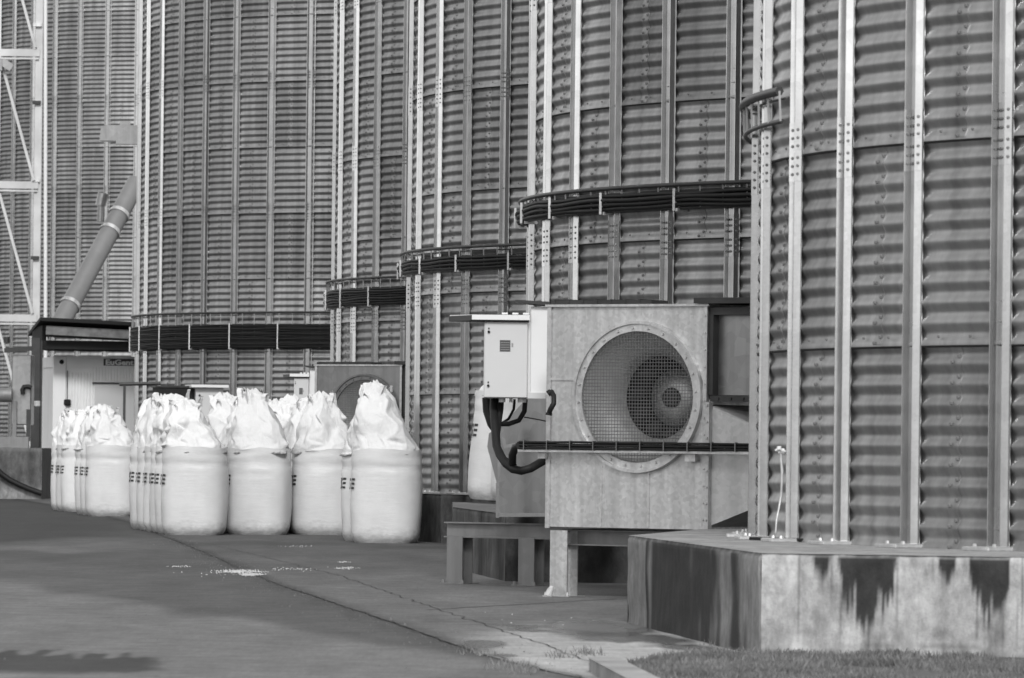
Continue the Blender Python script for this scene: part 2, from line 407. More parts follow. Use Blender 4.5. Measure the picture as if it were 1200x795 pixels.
SILOS = [  # X, Y, phase deg, label, tray (rail z, cable top, cable bottom, theta range), first/last post, visible splice levels
    dict(c=(8.95,40.3), ph=-1.7, label='nearest corrugated grain silo, at the right, on the pale stained concrete base', tray=(3.695,None,3.49,-24,12.6), posts=(-1,14), lev=(2,)),
    dict(c=(7.39,58.6), ph=4.9, label='second nearest corrugated silo, directly behind the large fan housing', tray=(3.77,3.69,3.55,-22,104), posts=(-2,13), lev=(2,4)),
    dict(c=(5.80,77.2), ph=4.8, label='middle corrugated silo rising behind the control cabinet and rightmost bulk bag', tray=(3.84,3.70,3.55,-22,104), posts=(-2,12), lev=(2,4,6)),
    dict(c=(4.22,94.8), ph=4.5, label='narrow visible corrugated silo behind the distant fan, its tray thick with cables', tray=(3.95,3.77,3.52,-22,104), posts=(-2,12), lev=(2,4,6)),
    dict(c=(-.70,120.), ph=1.9, label='wide corrugated silo behind the rows of white bags with a broad black cable band', tray=(3.90,3.64,3.19,-22,104), posts=(-2,13), lev=(2,4,6)),
    dict(c=(-8.98,172.), ph=-1.1, label='farthest corrugated silo, behind the lattice mast and the sloping pipe', tray=None, posts=(2,14), lev=(4,6,8)),
]
for S in SILOS:
    cx, cy = S['c']; ph = R_(S['ph'])
    root = thing('grain_silo', S['label'], 'silo', (cx, cy, ZF), ph, 'corrugated grain silos in a row')
    link('wall', WALL, root)
    r0 = SR + AMP + .008
    for i in range(*S['posts']):
        th = i*DE
        # local frame of the post: x = tangent (growing angle) , y = radial
        p = cyl(th, r0, 0); rz = math.atan2(-math.sin(th), -math.cos(th)) - PI/2
        o = link('stiffener', POST, root, p, rz); o.scale = (-1,1,1) if False else (1,1,1)
        # tangent for growing angle is (sin th, -cos th); check handedness
        M0 = Matrix(((math.sin(th), -math.cos(th), 0, p.x), (-math.cos(th), -math.sin(th), 0, p.y), (0,0,1,0), (0,0,0,1)))
        o.matrix_local = M0
        for k in S['lev']:
            s = link('splice_plate', SPL, o); s.location = (0, 0, k*RING + .02*((i % 3)-1)*.3)
        link('base_plate', FOOT, o)
    if S['tray']:
        zr, zt, zb, a0, a1 = S['tray']; a0 = R_(a0) - ph; a1 = R_(a1) - ph; zr -= ZF; zb -= ZF
        rr = SR + .135; n = 90
        arc = lambda r, z, wob=0., sd=0: [cyl(a0 + (a1-a0)*i/n, r + wob*NZ(i*.35, sd, 2), z + wob*1.6*NZ(i*.22, sd, 7)) for i in range(n+1)]
        t = MB()
        t.tube(arc(rr, zr), .022 if zt else .032, 6); t.tube(arc(rr-.02, zb), .017, 6); t.tube(arc(rr-.04, zr-.05), .008, 6)
        m = int((a1-a0)*SR/.31)
        t.mat2 = True
        t.cur = 1
        for i in range(m+1):
            th = a0 + (a1-a0)*i/m
            t.bar(cyl(th, rr, zr), cyl(th, rr-.01, zb), .014, .022)
        tray = t.build('cable_tray', M['dark'], root); tray.data.materials.append(M['dgalv'])
        for i in range(0, m+1, 4) if zt else ():
            th = a0 + (a1-a0)*i/m
            b = MB(); b.bar(cyl(th, SR-.02, zb-.02), cyl(th, rr+.02, zb-.02), .03, .03); b.bar(cyl(th, rr+.055, zb-.03), cyl(th, rr+.055, (zt-ZF+.04) if zt else zr), .022, .02)
            b.bar(cyl(th, SR-.02, zb+.05), cyl(th, rr+.055, zb+.05), .02, .02)
            b.build('bracket', M['galv'] if zt else M['dark'], tray)
        if zt:
            zt -= ZF; nc = max(4, int((zt-zb)/.032)); cb = MB()
            for q in range(nc):
                z = zb + .02 + (zt-zb-.02)*q/(nc-1)
                cb.tube(arc(rr+.022+.012*((q*7) % 3-1), z, .012, q), .021, 6); cb.tube(arc(rr-.03, z+.015, .008, q+40), .02, 5)
            cb.build('cable_bundle', M['black'], root)
    S['root'] = root
# vent hood on the rear flank of the wide silo
root = SILOS[4]['root']
a, b = P(122,165,123.5), P(168,145,123.5)
hood = MB(); hood.box((0,0,0),(1.6,.36,.34)); hood.add([(0,0,0),(0,.36,0),(0,.36,.34),(0,0,.34),(-.16,.02,.0),(-.16,.34,.0),(-.13,.34,.3),(-.13,.02,.3)], [(4,7,6,5),(0,3,7,4),(1,5,6,2),(3,2,6,7),(0,4,5,1)])
hood.box((.2,-.01,-.07),(1.6,.3,0)); hood.box((.28,.0,.34),(.5,.2,.42))
o = hood.build('vent_hood', M['dgalv']); 
o.matrix_world = Matrix.Translation(P(125,165,123.5)); bpy.context.view_layer.update()
mw = o.matrix_world.copy(); o.parent = root; o.matrix_parent_inverse = root.matrix_world.inverted()

# ------------------------------------------------------------------ foundations
def stain_grid(mb, a, b, z0, z1, fn, nx, nz, nrm):
    vs = []; col = []
    for j in range(nz):
        for i in range(nx):
            s = i/(nx-1); t = j/(nz-1); p = a.lerp(b, s); z = z0 + (z1-z0)*t
            k = .012*NZ(s*9, t*3, 6) - (.015*smooth(.97, 1, t) + .006*NZ(s*14, 1, 2)*smooth(.93, 1, t))
            vs.append((p.x + nrm.x*k, p.y + nrm.y*k, z)); col.append((fn(s, t), 0, 0))
    mb.add(vs, [(j*nx+i, j*nx+i+1, (j+1)*nx+i+1, (j+1)*nx+i) for j in range(nz-1) for i in range(nx-1)], True); mb.col += col
def plain_foundation(poly, z, label, mat, dark):
    mb = MB(); mb.col = []
    n = len(poly)
    for i in range(n):
        a, b = Vector((*poly[i],0)), Vector((*poly[(i+1)%n],0)); L = (b-a).length
        nrm = Vector((b.y-a.y, -(b.x-a.x), 0)).normalized()
        front = nrm.y < .25 and nrm.x < .6
        stain_grid(mb, a, b, -.05, z, (lambda s, t, a=a, b=b: dark[i % len(dark)](a.lerp(b, s), t)) if front else (lambda s, t: .7), max(2, int(L/(.014 if front else 1))), 26 if front else 2, nrm)
    mb.add([(x, y, z-.0005) for x, y in poly], [tuple(range(n))]); mb.col += [(1.0 if dark[0] is FRONT else .5, 0, 0)]*n
    o = mb.build('silo_foundation', mat); tag(o, label, 'foundation', 'concrete silo foundations'); return o
def FRONT(p, t):
    u, _ = proj(p.x, p.y, ZF*t); n = NZ(p.x*3, p.y*3, t*2); nf = NZ(p.x*14, p.y*14, t*5)
    w = 1.16 + .3*NZ(u*.05, 2, 2) + .22*NZ(p.x*5, 1, t*3) + .16*NZ(p.x*19, 2, t*11)
    w *= 1 - .45*smooth(.30, .5, NZ(u*.3, 7, t*.35))*smooth(.1, .5, t)
    if u > 889.5:                       # sunny face: separate wet runs from the top edge
        lng = 0.
        for (c, hw, dep) in ((1012,30,.66),(1040,12,.70),(1160,22,.66),(1176,9,.5),(962,12,.24),(1110,12,.2),(1240,34,.5),(1300,40,.55)):
            q = (u - c + 5*NZ(u*.09, 4, 1))/hw; lng = max(lng, dep*max(0., 1 - q*q)**.5)
        lng *= .8 + .45*NZ(u*.12, 1.7, 6) + .4*NZ(u*.3, 5.2, 1) + .3*NZ(u*.8, 2.2, 3)
        w *= 1 - .92*smooth(-.11, .08, lng - (1-t) + .10*n + .09*nf)*smooth(0, .1, lng)
        tail = max(0., 1-abs(u-1020)/26.)*.8 + max(0., 1-abs(u-1165)/20.)*.5
        w *= 1 - .7*min(1, max(0, tail*(.7+1.2*NZ(u*.22, t*.5, 8) + .5*NZ(u*.6, t*2, 3))))
        w *= 1 - .2*smooth(.012, .0, abs(t-.47+.004*nf))  # pour line
        w *= 1 - .5*smooth(.16, .0, t + .12*nf)*(.8+n); w *= 1 - .3*smooth(.012, 0, abs(t-.2+.006*nf))*smooth(-.1,.2,n)
    elif u > 757:
        st = NZ(u*.06, 1.3, 3) + .5*NZ(u*.17, t*.5, 7)
        w = .72*(1 - .86*smooth(-.35, .2, st + .35*smooth(890, 800, u) - .75*smooth(850, 890, u) + .25*n))
        w *= 1 - .15*smooth(.012, .0, abs(t-.47))
    else: w = .72
    if t > .985 - .012*NZ(u*.2, 3, 1): w = max(w, .9 + .5*nf)
    return max(w, .1)
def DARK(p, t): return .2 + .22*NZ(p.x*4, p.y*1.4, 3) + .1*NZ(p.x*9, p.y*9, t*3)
K5 = G(891.5, 771)
poly5 = [(.84,40.7),(K5.x,K5.y),(3.35,K5.y-.35),(6,31.4),(12,31.4),(17,36),(17,45),(12,49.4),(5.5,49.4),(2.9,46.8),(1.45,44.2)]
plain_foundation(poly5, ZF, 'pale concrete foundation slab with dark wet streaks under the nearest silo', M['conc'], [FRONT])
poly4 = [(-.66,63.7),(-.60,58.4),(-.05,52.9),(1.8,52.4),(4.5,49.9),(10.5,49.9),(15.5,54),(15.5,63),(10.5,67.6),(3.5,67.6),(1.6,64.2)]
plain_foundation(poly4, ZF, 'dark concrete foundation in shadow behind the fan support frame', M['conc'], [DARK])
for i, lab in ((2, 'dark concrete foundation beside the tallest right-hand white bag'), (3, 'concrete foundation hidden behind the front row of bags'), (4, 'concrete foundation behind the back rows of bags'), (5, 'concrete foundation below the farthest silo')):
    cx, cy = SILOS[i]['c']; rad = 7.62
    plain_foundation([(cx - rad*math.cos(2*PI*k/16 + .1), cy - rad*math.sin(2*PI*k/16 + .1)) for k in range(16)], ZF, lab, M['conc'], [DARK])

# ------------------------------------------------------------------ aeration fan unit (local x along face to the right, y away, z up)
AL = R_(33.5)
def fan_unit(loc, label):
    root = thing('aeration_fan', label, 'fan', loc, -AL, 'aeration fans beside the silos')
    W, Z0, Z1, D = 1.56, .59, 2.43, 1.15; cx, cz, ro = .90, 1.68, .60
    hm = MB(); n = 72                       # front sheet with a round opening
    ring = [(cx + .55*math.cos(2*PI*i/n), cz + .55*math.sin(2*PI*i/n)) for i in range(n)]
    def onrect(x, z):
        dx, dz = x-cx, z-cz; ts = []
        if dx > 1e-9: ts.append((W-cx)/dx)
        if dx < -1e-9: ts.append(-cx/dx)
        if dz > 1e-9: ts.append((Z1-cz)/dz)
        if dz < -1e-9: ts.append((Z0-cz)/dz)
        t = min(ts); return (cx+dx*t, cz+dz*t)
    out = [onrect(*p) for p in ring]
    for X, Z in ((0,Z0),(W,Z0),(W,Z1),(0,Z1)):     # snap nearest to corners
        k = min(range(n), key=lambda i: (out[i][0]-X)**2 + (out[i][1]-Z)**2); out[k] = (X, Z)
    hm.add([(x,0,z) for x,z in ring] + [(x,0,z) for x,z in out], [(i,n+i,n+(i+1)%n,(i+1)%n)[::-1] for i in range(n)])
    hm.add([(0,0,Z0),(W,0,Z0),(W,D,Z0),(0,D,Z0),(0,0,Z1),(W,0,Z1),(W,D,Z1),(0,D,Z1)], [(0,3,2,1),(4,5,6,7),(1,2,6,5),(2,3,7,6),(3,0,4,7)])
    hs = hm.build('housing', M['galv'], root)
    for x0,x1,z0,z1 in ((.0,.30,1.815,1.83),(.0,.5,1.228,1.24),(.535,.552,Z0+.01,1.1),(1.0,1.017,Z0+.01,1.06)):
        sm = MB(); sm.box((x0,-.012,z0),(x1,.002,z1)); sm.build('panel_fold', M['galv'], hs)
    e = MB(); e.box((-.004,-.02,Z0-.012),(.035,-.002,Z1)); e.box((W-.03,-.016,Z0-.012),(W+.006,-.002,Z1)); e.box((-.02,-.03,Z1),(W+.03,D,Z1+.02))
    for i in range(13): e.bolt((W-.012, -.016, Z0+.08+i*.14), (0,-1,0), .011, .008)
    e.build('edge_flange', M['galv'], hs)
    e = MB(); e.box((.03,-.02,Z1+.02),(1.02,.25,Z1+.055)); 
    for i in range(7): e.box((.06+i*.14,-.025,Z1+.022),(.075+i*.14,.2,Z1+.062))
    e.build('top_lid', M['dark'], hs)
    rg = MB(); rg.lathe([(0,.545),(-.03,.546),(-.030,.604),(-.048,.607),(-.048,.630),(0,.635)], (cx,0,cz), (0,1,0), 72, False)
    for i in range(24): an = 2*PI*(i+.3)/24; rg.bolt((cx+.575*math.cos(an), -.033, cz+.575*math.sin(an)), (0,-1,0), .013, .012)
    rg.build('inlet_ring', M['galv'], root)
    cn = MB(); cn.lathe([(.0,.548),(.05,.53),(.14,.46),(.22,.40),(.29,.352),(.36,.348)], (cx,0,cz), (0,1,0), 64); cn.build('inlet_cone', M['duct'], root)
    im = MB(); im.lathe([(.60,.243),(.57,.235),(.52,.10),(.52,.0)], (cx,0,cz), (0,1,0), 48)
    ip = im.build('impeller', M['galv'], root)
    for k in range(11):
        an = 2*PI*k/11; bl = MB()
        a0 = Vector((math.cos(an),0,math.sin(an))); a1 = Vector((math.cos(an+.35),0,math.sin(an+.35))); c = Vector((cx,0,cz))
        bl.add([c+a0*.25+Vector((0,.60,0)), c+a1*.40+Vector((0,.60,0)), c+a1*.38+Vector((0,.40,0)), c+a0*.30+Vector((0,.42,0))], [(0,1,2,3)]); bl.build('blade', M['dark'], ip)
    hb = MB(); hb.lathe([(.50,.0),(.49,.05),(.50,.085),(.56,.09)], (cx,0,cz), (0,1,0), 24); hb.build('hub', M['dark'], ip)
    vd = MB(); vd.lathe([(.37,.349),(.38,.5),(.7,.5),(.7,.0)], (cx,0,cz), (0,1,0), 32); vd.build('scroll_casing', M['void'], root)  # near-black colour stands for the unlit depth inside the casing
    gm = MB(); s = .0285; k = int(.548/s); wr = .0033
    for i in range(-k, k+1):
        c = i*s; h = math.sqrt(max(.548**2-c*c, 0))
        gm.tube([(cx+c,-.012,cz-h),(cx+c,-.012,cz+h)], wr, 4, True, False); gm.tube([(cx-h,-.016,cz+c),(cx+h,-.016,cz+c)], wr, 4, True, False)
    gm.build('wire_guard', M['dgalv'], root)
    # duct to the silo
    du = MB(); L = 2.9
    a = [(W,.02,Z0+.02),(W,D-.05,Z0+.02),(W,D-.05,1.62),(W,.04,1.62),(W,.02,1.60)]; b = [(W+L,.25,.98),(W+L,.8,.98),(W+L,.8,1.42),(W+L,.45,1.42),(W+L,.25,1.35)]
    mid = [(W+.75,.10,.90),(W+.75,.9,.90),(W+.75,.9,1.46),(W+.75,.55,1.46),(W+.75,.10,1.33)]
    for q0, q1 in ((a, mid), (mid, b)): du.add(q0+q1, [(i,5+i,5+(i+1)%5,(i+1)%5) for i in range(5)])
    dt = du.build('duct', M['duct'], root)
    fl = MB()
    for x in (W+.008,):
        fl.box((x,-.03,Z0),(x+.035,.03,1.64)); fl.box((x,.03,1.62),(x+.035,D,1.66))
        for i in range(8): fl.bolt((x+.018,-.03,Z0+.08+i*.135), (0,-1,0), .013, .012)
    fl.build('duct_flange', M['galv'], dt)
    up = MB(); up.box((W+.02,.1,1.70),(W+L-.2,.9,2.36)); ud = up.build('upper_duct', M['dgalv'], root)
    up = MB(); up.box((W+.0,.02,2.36),(W+1.2,1.0,2.42)); up.box((W+.02,.02,1.645),(W+1.2,.1,1.695)); up.box((W+.008,.01,1.7),(W+.05,.1,2.36)); up.box((W-.1,-.06,2.452),(W+1.0,.9,2.50))
    for i in range(6): up.bolt((W+.1+i*.12,.02,1.67), (0,-1,0), .014, .012)
    up.build('duct_frame', M['dark'], ud)
    # support frame
    fr = MB()
    def ibeam(mb, p0, p1, h=.14, w=.11):
        p0 = Vector(p0); p1 = Vector(p1)
        mb.bar(p0+Vector((0,0,h/2-.006)), p1+Vector((0,0,h/2-.006)), w, .012); mb.bar(p0-Vector((0,0,h/2-.006)), p1-Vector((0,0,h/2-.006)), w, .012); mb.bar(p0, p1, .012, h-.026)
    XB = -2.55
    ibeam(fr, (-3.04,3.0,.495), (1.0,3.0,.495)); ibeam(fr, (.07,.2,.50), (.07,2.93,.50)); ibeam(fr, (1.45,.2,.50), (1.45,2.93,.50)); ibeam(fr, (.0,.2,.50),(1.5,.2,.50), .13, .1)
    fo = fr.build('support_frame', M['steel'], root)
    for x, y in ((.10,.12),(-2.9,3.0),(1.4,1.0),(-2.12,3.0)):
        lg = MB()
        b = .085
        lg.box((x-b,y-b,.012),(x+b,y-b+.012,.43 if y > 1 else .56)); lg.box((x-b,y+b-.012,.012),(x+b,y+b,.43 if y > 1 else .56)); lg.box((x-.006,y-b+.012,.012),(x+.006,y+b-.012,.43 if y > 1 else .56))
        lg.box((x-.13,y-.13,.0),(x+.13,y+.13,.012))
        for sx in (-1,1): lg.bolt((x+sx*.105,y-.11,.012), (0,0,1), .018, .03)
        lg.build('support_leg', M['galv'] if y < 1 else M['steel'], root)
    return root, Z1
LB = P(640.5, 617, 47.7)
fan1, Z1 = fan_unit((LB.x, LB.y, 0), 'large galvanized fan housing with round mesh inlet beside the nearest silo')
# motor hood of sheet metal that sits on the frame behind
def W1(x, y, z): return fan1.matrix_world @ Vector((x, y, z))
fan1.rotation_euler = (0,0,-AL); bpy.context.view_layer.update()
hd = MB()
dH = 51.0
pts = [(581,606),(655,606),(655,466),(618,466),(590,497),(573,508),(571,524),(582,566)]
fr_ = [P(u, v, dH + (655-u)*.004) for u, v in pts]
back = [p + Vector((.55,.9,0)) for p in fr_]
n = len(pts); hd.add(fr_ + back, [tuple(range(n-1,-1,-1)), tuple(range(n,2*n))] + [(i,(i+1)%n,n+(i+1)%n,n+i) for i in range(n)])
for u0, v0, u1, v1 in ((583,566,583,607),(584,603.5,655,603.5),(585,500,585,565),(590,524,606,521),(588,500,591,522)):
    a = P(u0,v0,dH-.03); b = P(u1,v1,dH-.03); hd.bar(a, b, .03, .03)
o = hd.build('plenum', M['dgalv']); bpy.context.view_layer.update()
o.parent = fan1; o.matrix_parent_inverse = fan1.matrix_world.inverted()

# cable tray across the fan front, cables and control cabinet
ct = thing('cable_ladder', 'thin black cable run on a narrow shelf across the front of the large fan', 'cable run', W1(0,0,0), -AL)
def in_local(root, mb_pts): return mb_pts
sh = MB(); sh.box((-.22,-.12,1.215),(2.9,-.07,1.235)); sh.box((-.05,-.07,1.16),(.02,-.02,1.215)); sh.box((1.40,-.075,1.15),(1.5,-.018,1.215)); sh.build('shelf', M['galv'], ct)
cb = MB()
for k in range(5): cb.tube([(-.2+i*.155, -.125+.012*(k % 2), 1.245+.013*k-.0065*(k % 2)+.004*NZ(i*.4,k,1)) for i in range(20)], .011, 6)
cb.build('cable', M['black'], ct)
for i in range(12):
    tm = MB(); tm.box((-.15+i*.23,-.145,1.232),(-.142+i*.23,-.105,1.312)); tm.build('tie', M['dgalv'], ct)
hc = MB()
hc.tube([W1(-.2,-.12,1.27), P(611,521.5,47.9), P(604,525,48), P(600.5,533,48.1), P(600.5,543,48.2)], .034, 8)
o = hc.build('cable_hose', M['black']); tag(o, 'short black hose curving down from the left end of the cable shelf', 'cable')
hc = MB()
hc.tube([P(579,466,48.9), P(578.5,480,48.8), P(580,500,48.6), P(582,523,48.5), P(586,534,48.4), P(592,543,48.3), P(601,550,48.2), P(611,552,48.2), P(622,549,48.2), P(632,543,48.3), P(643,537,48.4)], .036, 8)
o = hc.build('cable_hose', M['black']); tag(o, 'thick black hose looping in a deep U below the white cabinet', 'cable')
hc = MB(); hc.tube([P(587,466,48.9), P(586,480,48.8), P(583.5,497,48.7), P(582,510,48.6), P(583,524,48.55), P(590,538,48.5), P(603,547,48.45)], .03, 8)
o = hc.build('cable_hose', M['black']); tag(o, 'second black cable beside the deep loop, starting at the cabinet gland', 'cable')
hc = MB(); hc.tube([P(571,466,49), P(572,482,49), P(577,497,48.9), P(583,505,48.9)], .045, 8)
o = hc.build('cable_hose', M['black']); tag(o, 'short thick black cable at the left corner below the cabinet', 'cable')
hc = MB(); hc.tube([P(615.5,468,49), P(614.5,482,49), P(608,493,49), P(596,497,48.9), P(583,497,48.8)], .022, 8); 
o = hc.build('cable_hose', M['black']); tag(o, 'thin black cable arching left from the right cabinet gland', 'cable')
hc = MB(); hc.tube([P(603,468,49), P(602,480,49), P(596,491,49), P(590,495,48.9)], .012, 8); hc.tube([P(614,489,49), P(626,491,49), P(641,494,48.8)], .006, 6)
o = hc.build('cable_hose', M['black']); tag(o, 'thinnest black wire between the two glands below the cabinet', 'cable')
hc = MB(); hc.tube([P(646,459,47.4), P(649,464,47.35), P(649,473,47.3), P(645,480,47.3), P(643.5,484,47.35)], .022, 8); hc.tube([P(642,462,47.4), P(646,459,47.4)], .03, 6); hc.tube([P(643.5,484,47.35), P(643,487,47.35)], .032, 6)
o = hc.build('pressure_hose', M['black']); tag(o, 'small black hose between two fittings on the left edge of the fan housing', 'hose')

def cabinet(anchor, label, rz):
    c = thing('control_cabinet', label, 'cabinet', anchor, rz, 'control cabinets with sloping lids')
    w, d, h = .375, .26, .655; Lx = -.32
    b = MB(); b.cbox((0,0,0),(w,d,h), .008); bo = b.build('body', M['cream'], c)
    dr = MB(); dr.cbox((.006,-.016,.006),(w-.004,-.001,h-.006), .004); do = dr.build('door', M['cream'], c)
    for z in (.105,.565):
        k = MB(); k.tube([(.04,-.018,z),(.04,-.028,z)], .0115, 10); k.box((.034,-.019,z+.02),(.046,-.017,z+.035)); k.build('lock', M['void'], do)
    s = MB(); s.box((.135,-.022,.40),(.225,-.017,.495)); so = s.build('display', M['shade'], do)
    s = MB(); 
    for i in range(4): s.box((.14,-.0235,.412+i*.02),(.22,-.0222,.416+i*.02))
    s.build('display_line', M['dgalv'], so)
    s = MB(); s.box((.235,-.0175,.435),(.25,-.0165,.47)); s.build('sticker', M['dgalv'], do)
    for x, r in ((.16,.03),(.235,.015),(.33,.04)):
        gl = MB(); gl.tube([(x,.1,-.0),(x,.1,-.035)], r, 10); gl.build('gland', M['cream'], c)
    l = MB(); l.add([(-.105,-.06,h+.012),(w+.012,-.06,h+.012),(w+.012,.46,h+.02),(-.30,.46,h+.012),(-.105,-.06,h+.055),(w+.012,-.06,h+.055),(w+.012,.46,h+.065),(-.30,.46,h+.06)], [(0,3,2,1),(4,5,6,7),(0,1,5,4),(1,2,6,5),(2,3,7,6),(3,0,4,7)])
    lo = l.build('lid', M['white'], c)
    l = MB()
    for x in (.15,.24,.33): l.box((x,-.03,h+.06),(x+.05,.1,h+.075))
    l.build('lid_clip', M['white'], lo)
    l = MB(); l.add([(-.102,-.055,h+.003),(w+.008,-.055,h+.003),(w+.008,.45,h+.003),(-.297,.45,h+.003),(-.102,-.055,h+.0115),(w+.008,-.055,h+.0115),(w+.008,.45,h+.0115),(-.297,.45,h+.0115)], [(0,3,2,1),(4,5,6,7),(0,1,5,4),(1,2,6,5),(2,3,7,6),(3,0,4,7)]); l.build('lid_under_shade', M['void'], lo)  # black sheet added for the shade under the lid
    l = MB(); l.add([(-.107,-.055,h+.004),(-.303,.455,h+.004),(-.303,.455,h+.05),(-.107,-.055,h+.05)], [(0,1,2,3)]); l.add([(-.112,-.055,h+.004),(-.308,.455,h+.004),(-.308,.455,h+.05),(-.112,-.055,h+.05)], [(3,2,1,0)]); l.build('lid_side_shade', M['dark'], lo)  # dark strip paints the lid's left side as turned from the light
    b = MB(); b.cbox((w+.022,.02,.02),(w+.18,.28,h+.13), .006); b.box((w+.004,.05,.0),(w+.022,.1,h)); b.build('mounting_panel', M['white'], c)
    b = MB(); b.box((w+.004,-.004,.0),(w+.155,.02,.05)); b.build('lower_trunking', M['cream'], c)
    b = MB(); b.add([(w-.11,-.06,h+.165),(w+.185,-.03,h+.138),(w+.185,.4,h+.138),(w-.11,.4,h+.165),(w-.11,-.06,h+.185),(w+.185,-.03,h+.172),(w+.185,.4,h+.172),(w-.11,.4,h+.185)], [(0,3,2,1),(4,5,6,7),(0,1,5,4),(1,2,6,5),(2,3,7,6),(3,0,4,7)]); b.build('rain_cap', M['dark'], c)
    return c
A = P(566.5, 466.5, 48.6)
cab1 = cabinet(A, 'white control cabinet with dark display and lid, mounted left of the large fan', R_(0))
# the farther units
SH = Vector((SILOS[2]['c'][0]-SILOS[0]['c'][0], SILOS[2]['c'][1]-SILOS[0]['c'][1], 0))
LB2 = P(368.5, 570, 84.6)
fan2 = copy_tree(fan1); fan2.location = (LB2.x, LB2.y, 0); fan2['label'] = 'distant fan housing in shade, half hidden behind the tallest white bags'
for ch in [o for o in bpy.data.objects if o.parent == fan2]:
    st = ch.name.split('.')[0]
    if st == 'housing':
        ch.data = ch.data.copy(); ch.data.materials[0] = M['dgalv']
    if st == 'inlet_ring': ch.data = ch.data.copy(); ch.data.materials[0] = M['shaded']  # darker zinc on box and ring paints in this fan's shade
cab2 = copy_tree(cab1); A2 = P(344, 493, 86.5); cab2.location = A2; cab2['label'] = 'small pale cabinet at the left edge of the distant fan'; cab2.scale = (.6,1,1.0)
cab3 = thing('relay_cabinet', 'pale cabinet with white lid and black side behind the bag tops', 'cabinet', P(229,505,106), R_(12))
b = MB(); b.cbox((0,0,0),(.52,.5,.80), .01); b.build('body', M['cream'], cab3)
b = MB(); b.tube([(.07,-.012,.66),(.07,.002,.66)], .02, 8); b.build('lock', M['void'], cab3)
b = MB(); b.box((-.1,-.12,.81),(.6,.7,.86)); b.build('lid', M['white'], cab3)
b = MB(); b.box((-.72,.12,0),(-.03,.62,.80)); b.build('side_box', M['void'], cab3)
b = MB(); b.box((-.74,.10,.80),(-.11,.66,.835)); b.build('side_lid', M['dark'], cab3)
# handrail pipe left of it
b = MB(); b.tube([P(140,450.5,112), P(188,449.5,112)], .035, 8); b.bar(P(146,450,112), Vector((P(146,450,112).x,112,0)), .05, .05); o = b.build('guard_rail', M['dark']); tag(o, 'thin dark guard rail between the site cabin and the pale cabinet', 'rail')

# ------------------------------------------------------------------ bulk bags
HW = .455
def bag_r(phi, z, rot=4.2):
    n = 3.0 - .45*smooth(.2, 1.1, z)
    c, s = abs(math.cos(phi)), abs(math.sin(phi))
    k = (c**n + s**n)**(-1/n)
    prof = HW*(.915 + .055*smooth(0,.12,z) + .035*smooth(.05,.45,z) - .022*smooth(.6,1.15,z))
    return k*prof
def body_mesh(seed):
    mb = MB(); nu = 72; zs = [0.,.004,.02,.045,.08,.12] + [.12+.04*i for i in range(1,27)] + [1.20]
    def fn(i, j):
        ph = 2*PI*i/nu; z = zs[j]; r = bag_r(ph, z)
        if z < .08: r *= 1 - .065*(1 - z/.08)**2
        x, y = math.cos(ph), math.sin(ph)
        wr = .014*noise.noise((x*1.1+seed, y*1.1, z*15))*smooth(.6, 1.1, z) + .018*noise.noise((x*1.3, y*1.3+seed, z*1.9)) - .012*max(0, 1-abs(z-.98-.03*noise.noise((x*2,y*2,seed)))/.05)
        wr += .010*noise.noise((x*3+seed, y*3, z*6))*smooth(.2, .0, z)
        r += wr
        zz = z + (.035*noise.noise((x*1.5+seed, y*1.5, 4)) if j == len(zs)-1 else 0) + (.02*max(0, noise.noise((x*2.2, y*2.2, seed+3))) if j < 3 else 0)
        return (r*x, r*y, zz)
    mb.grid(fn, nu, len(zs), True, True)
    return mb.mesh('body')
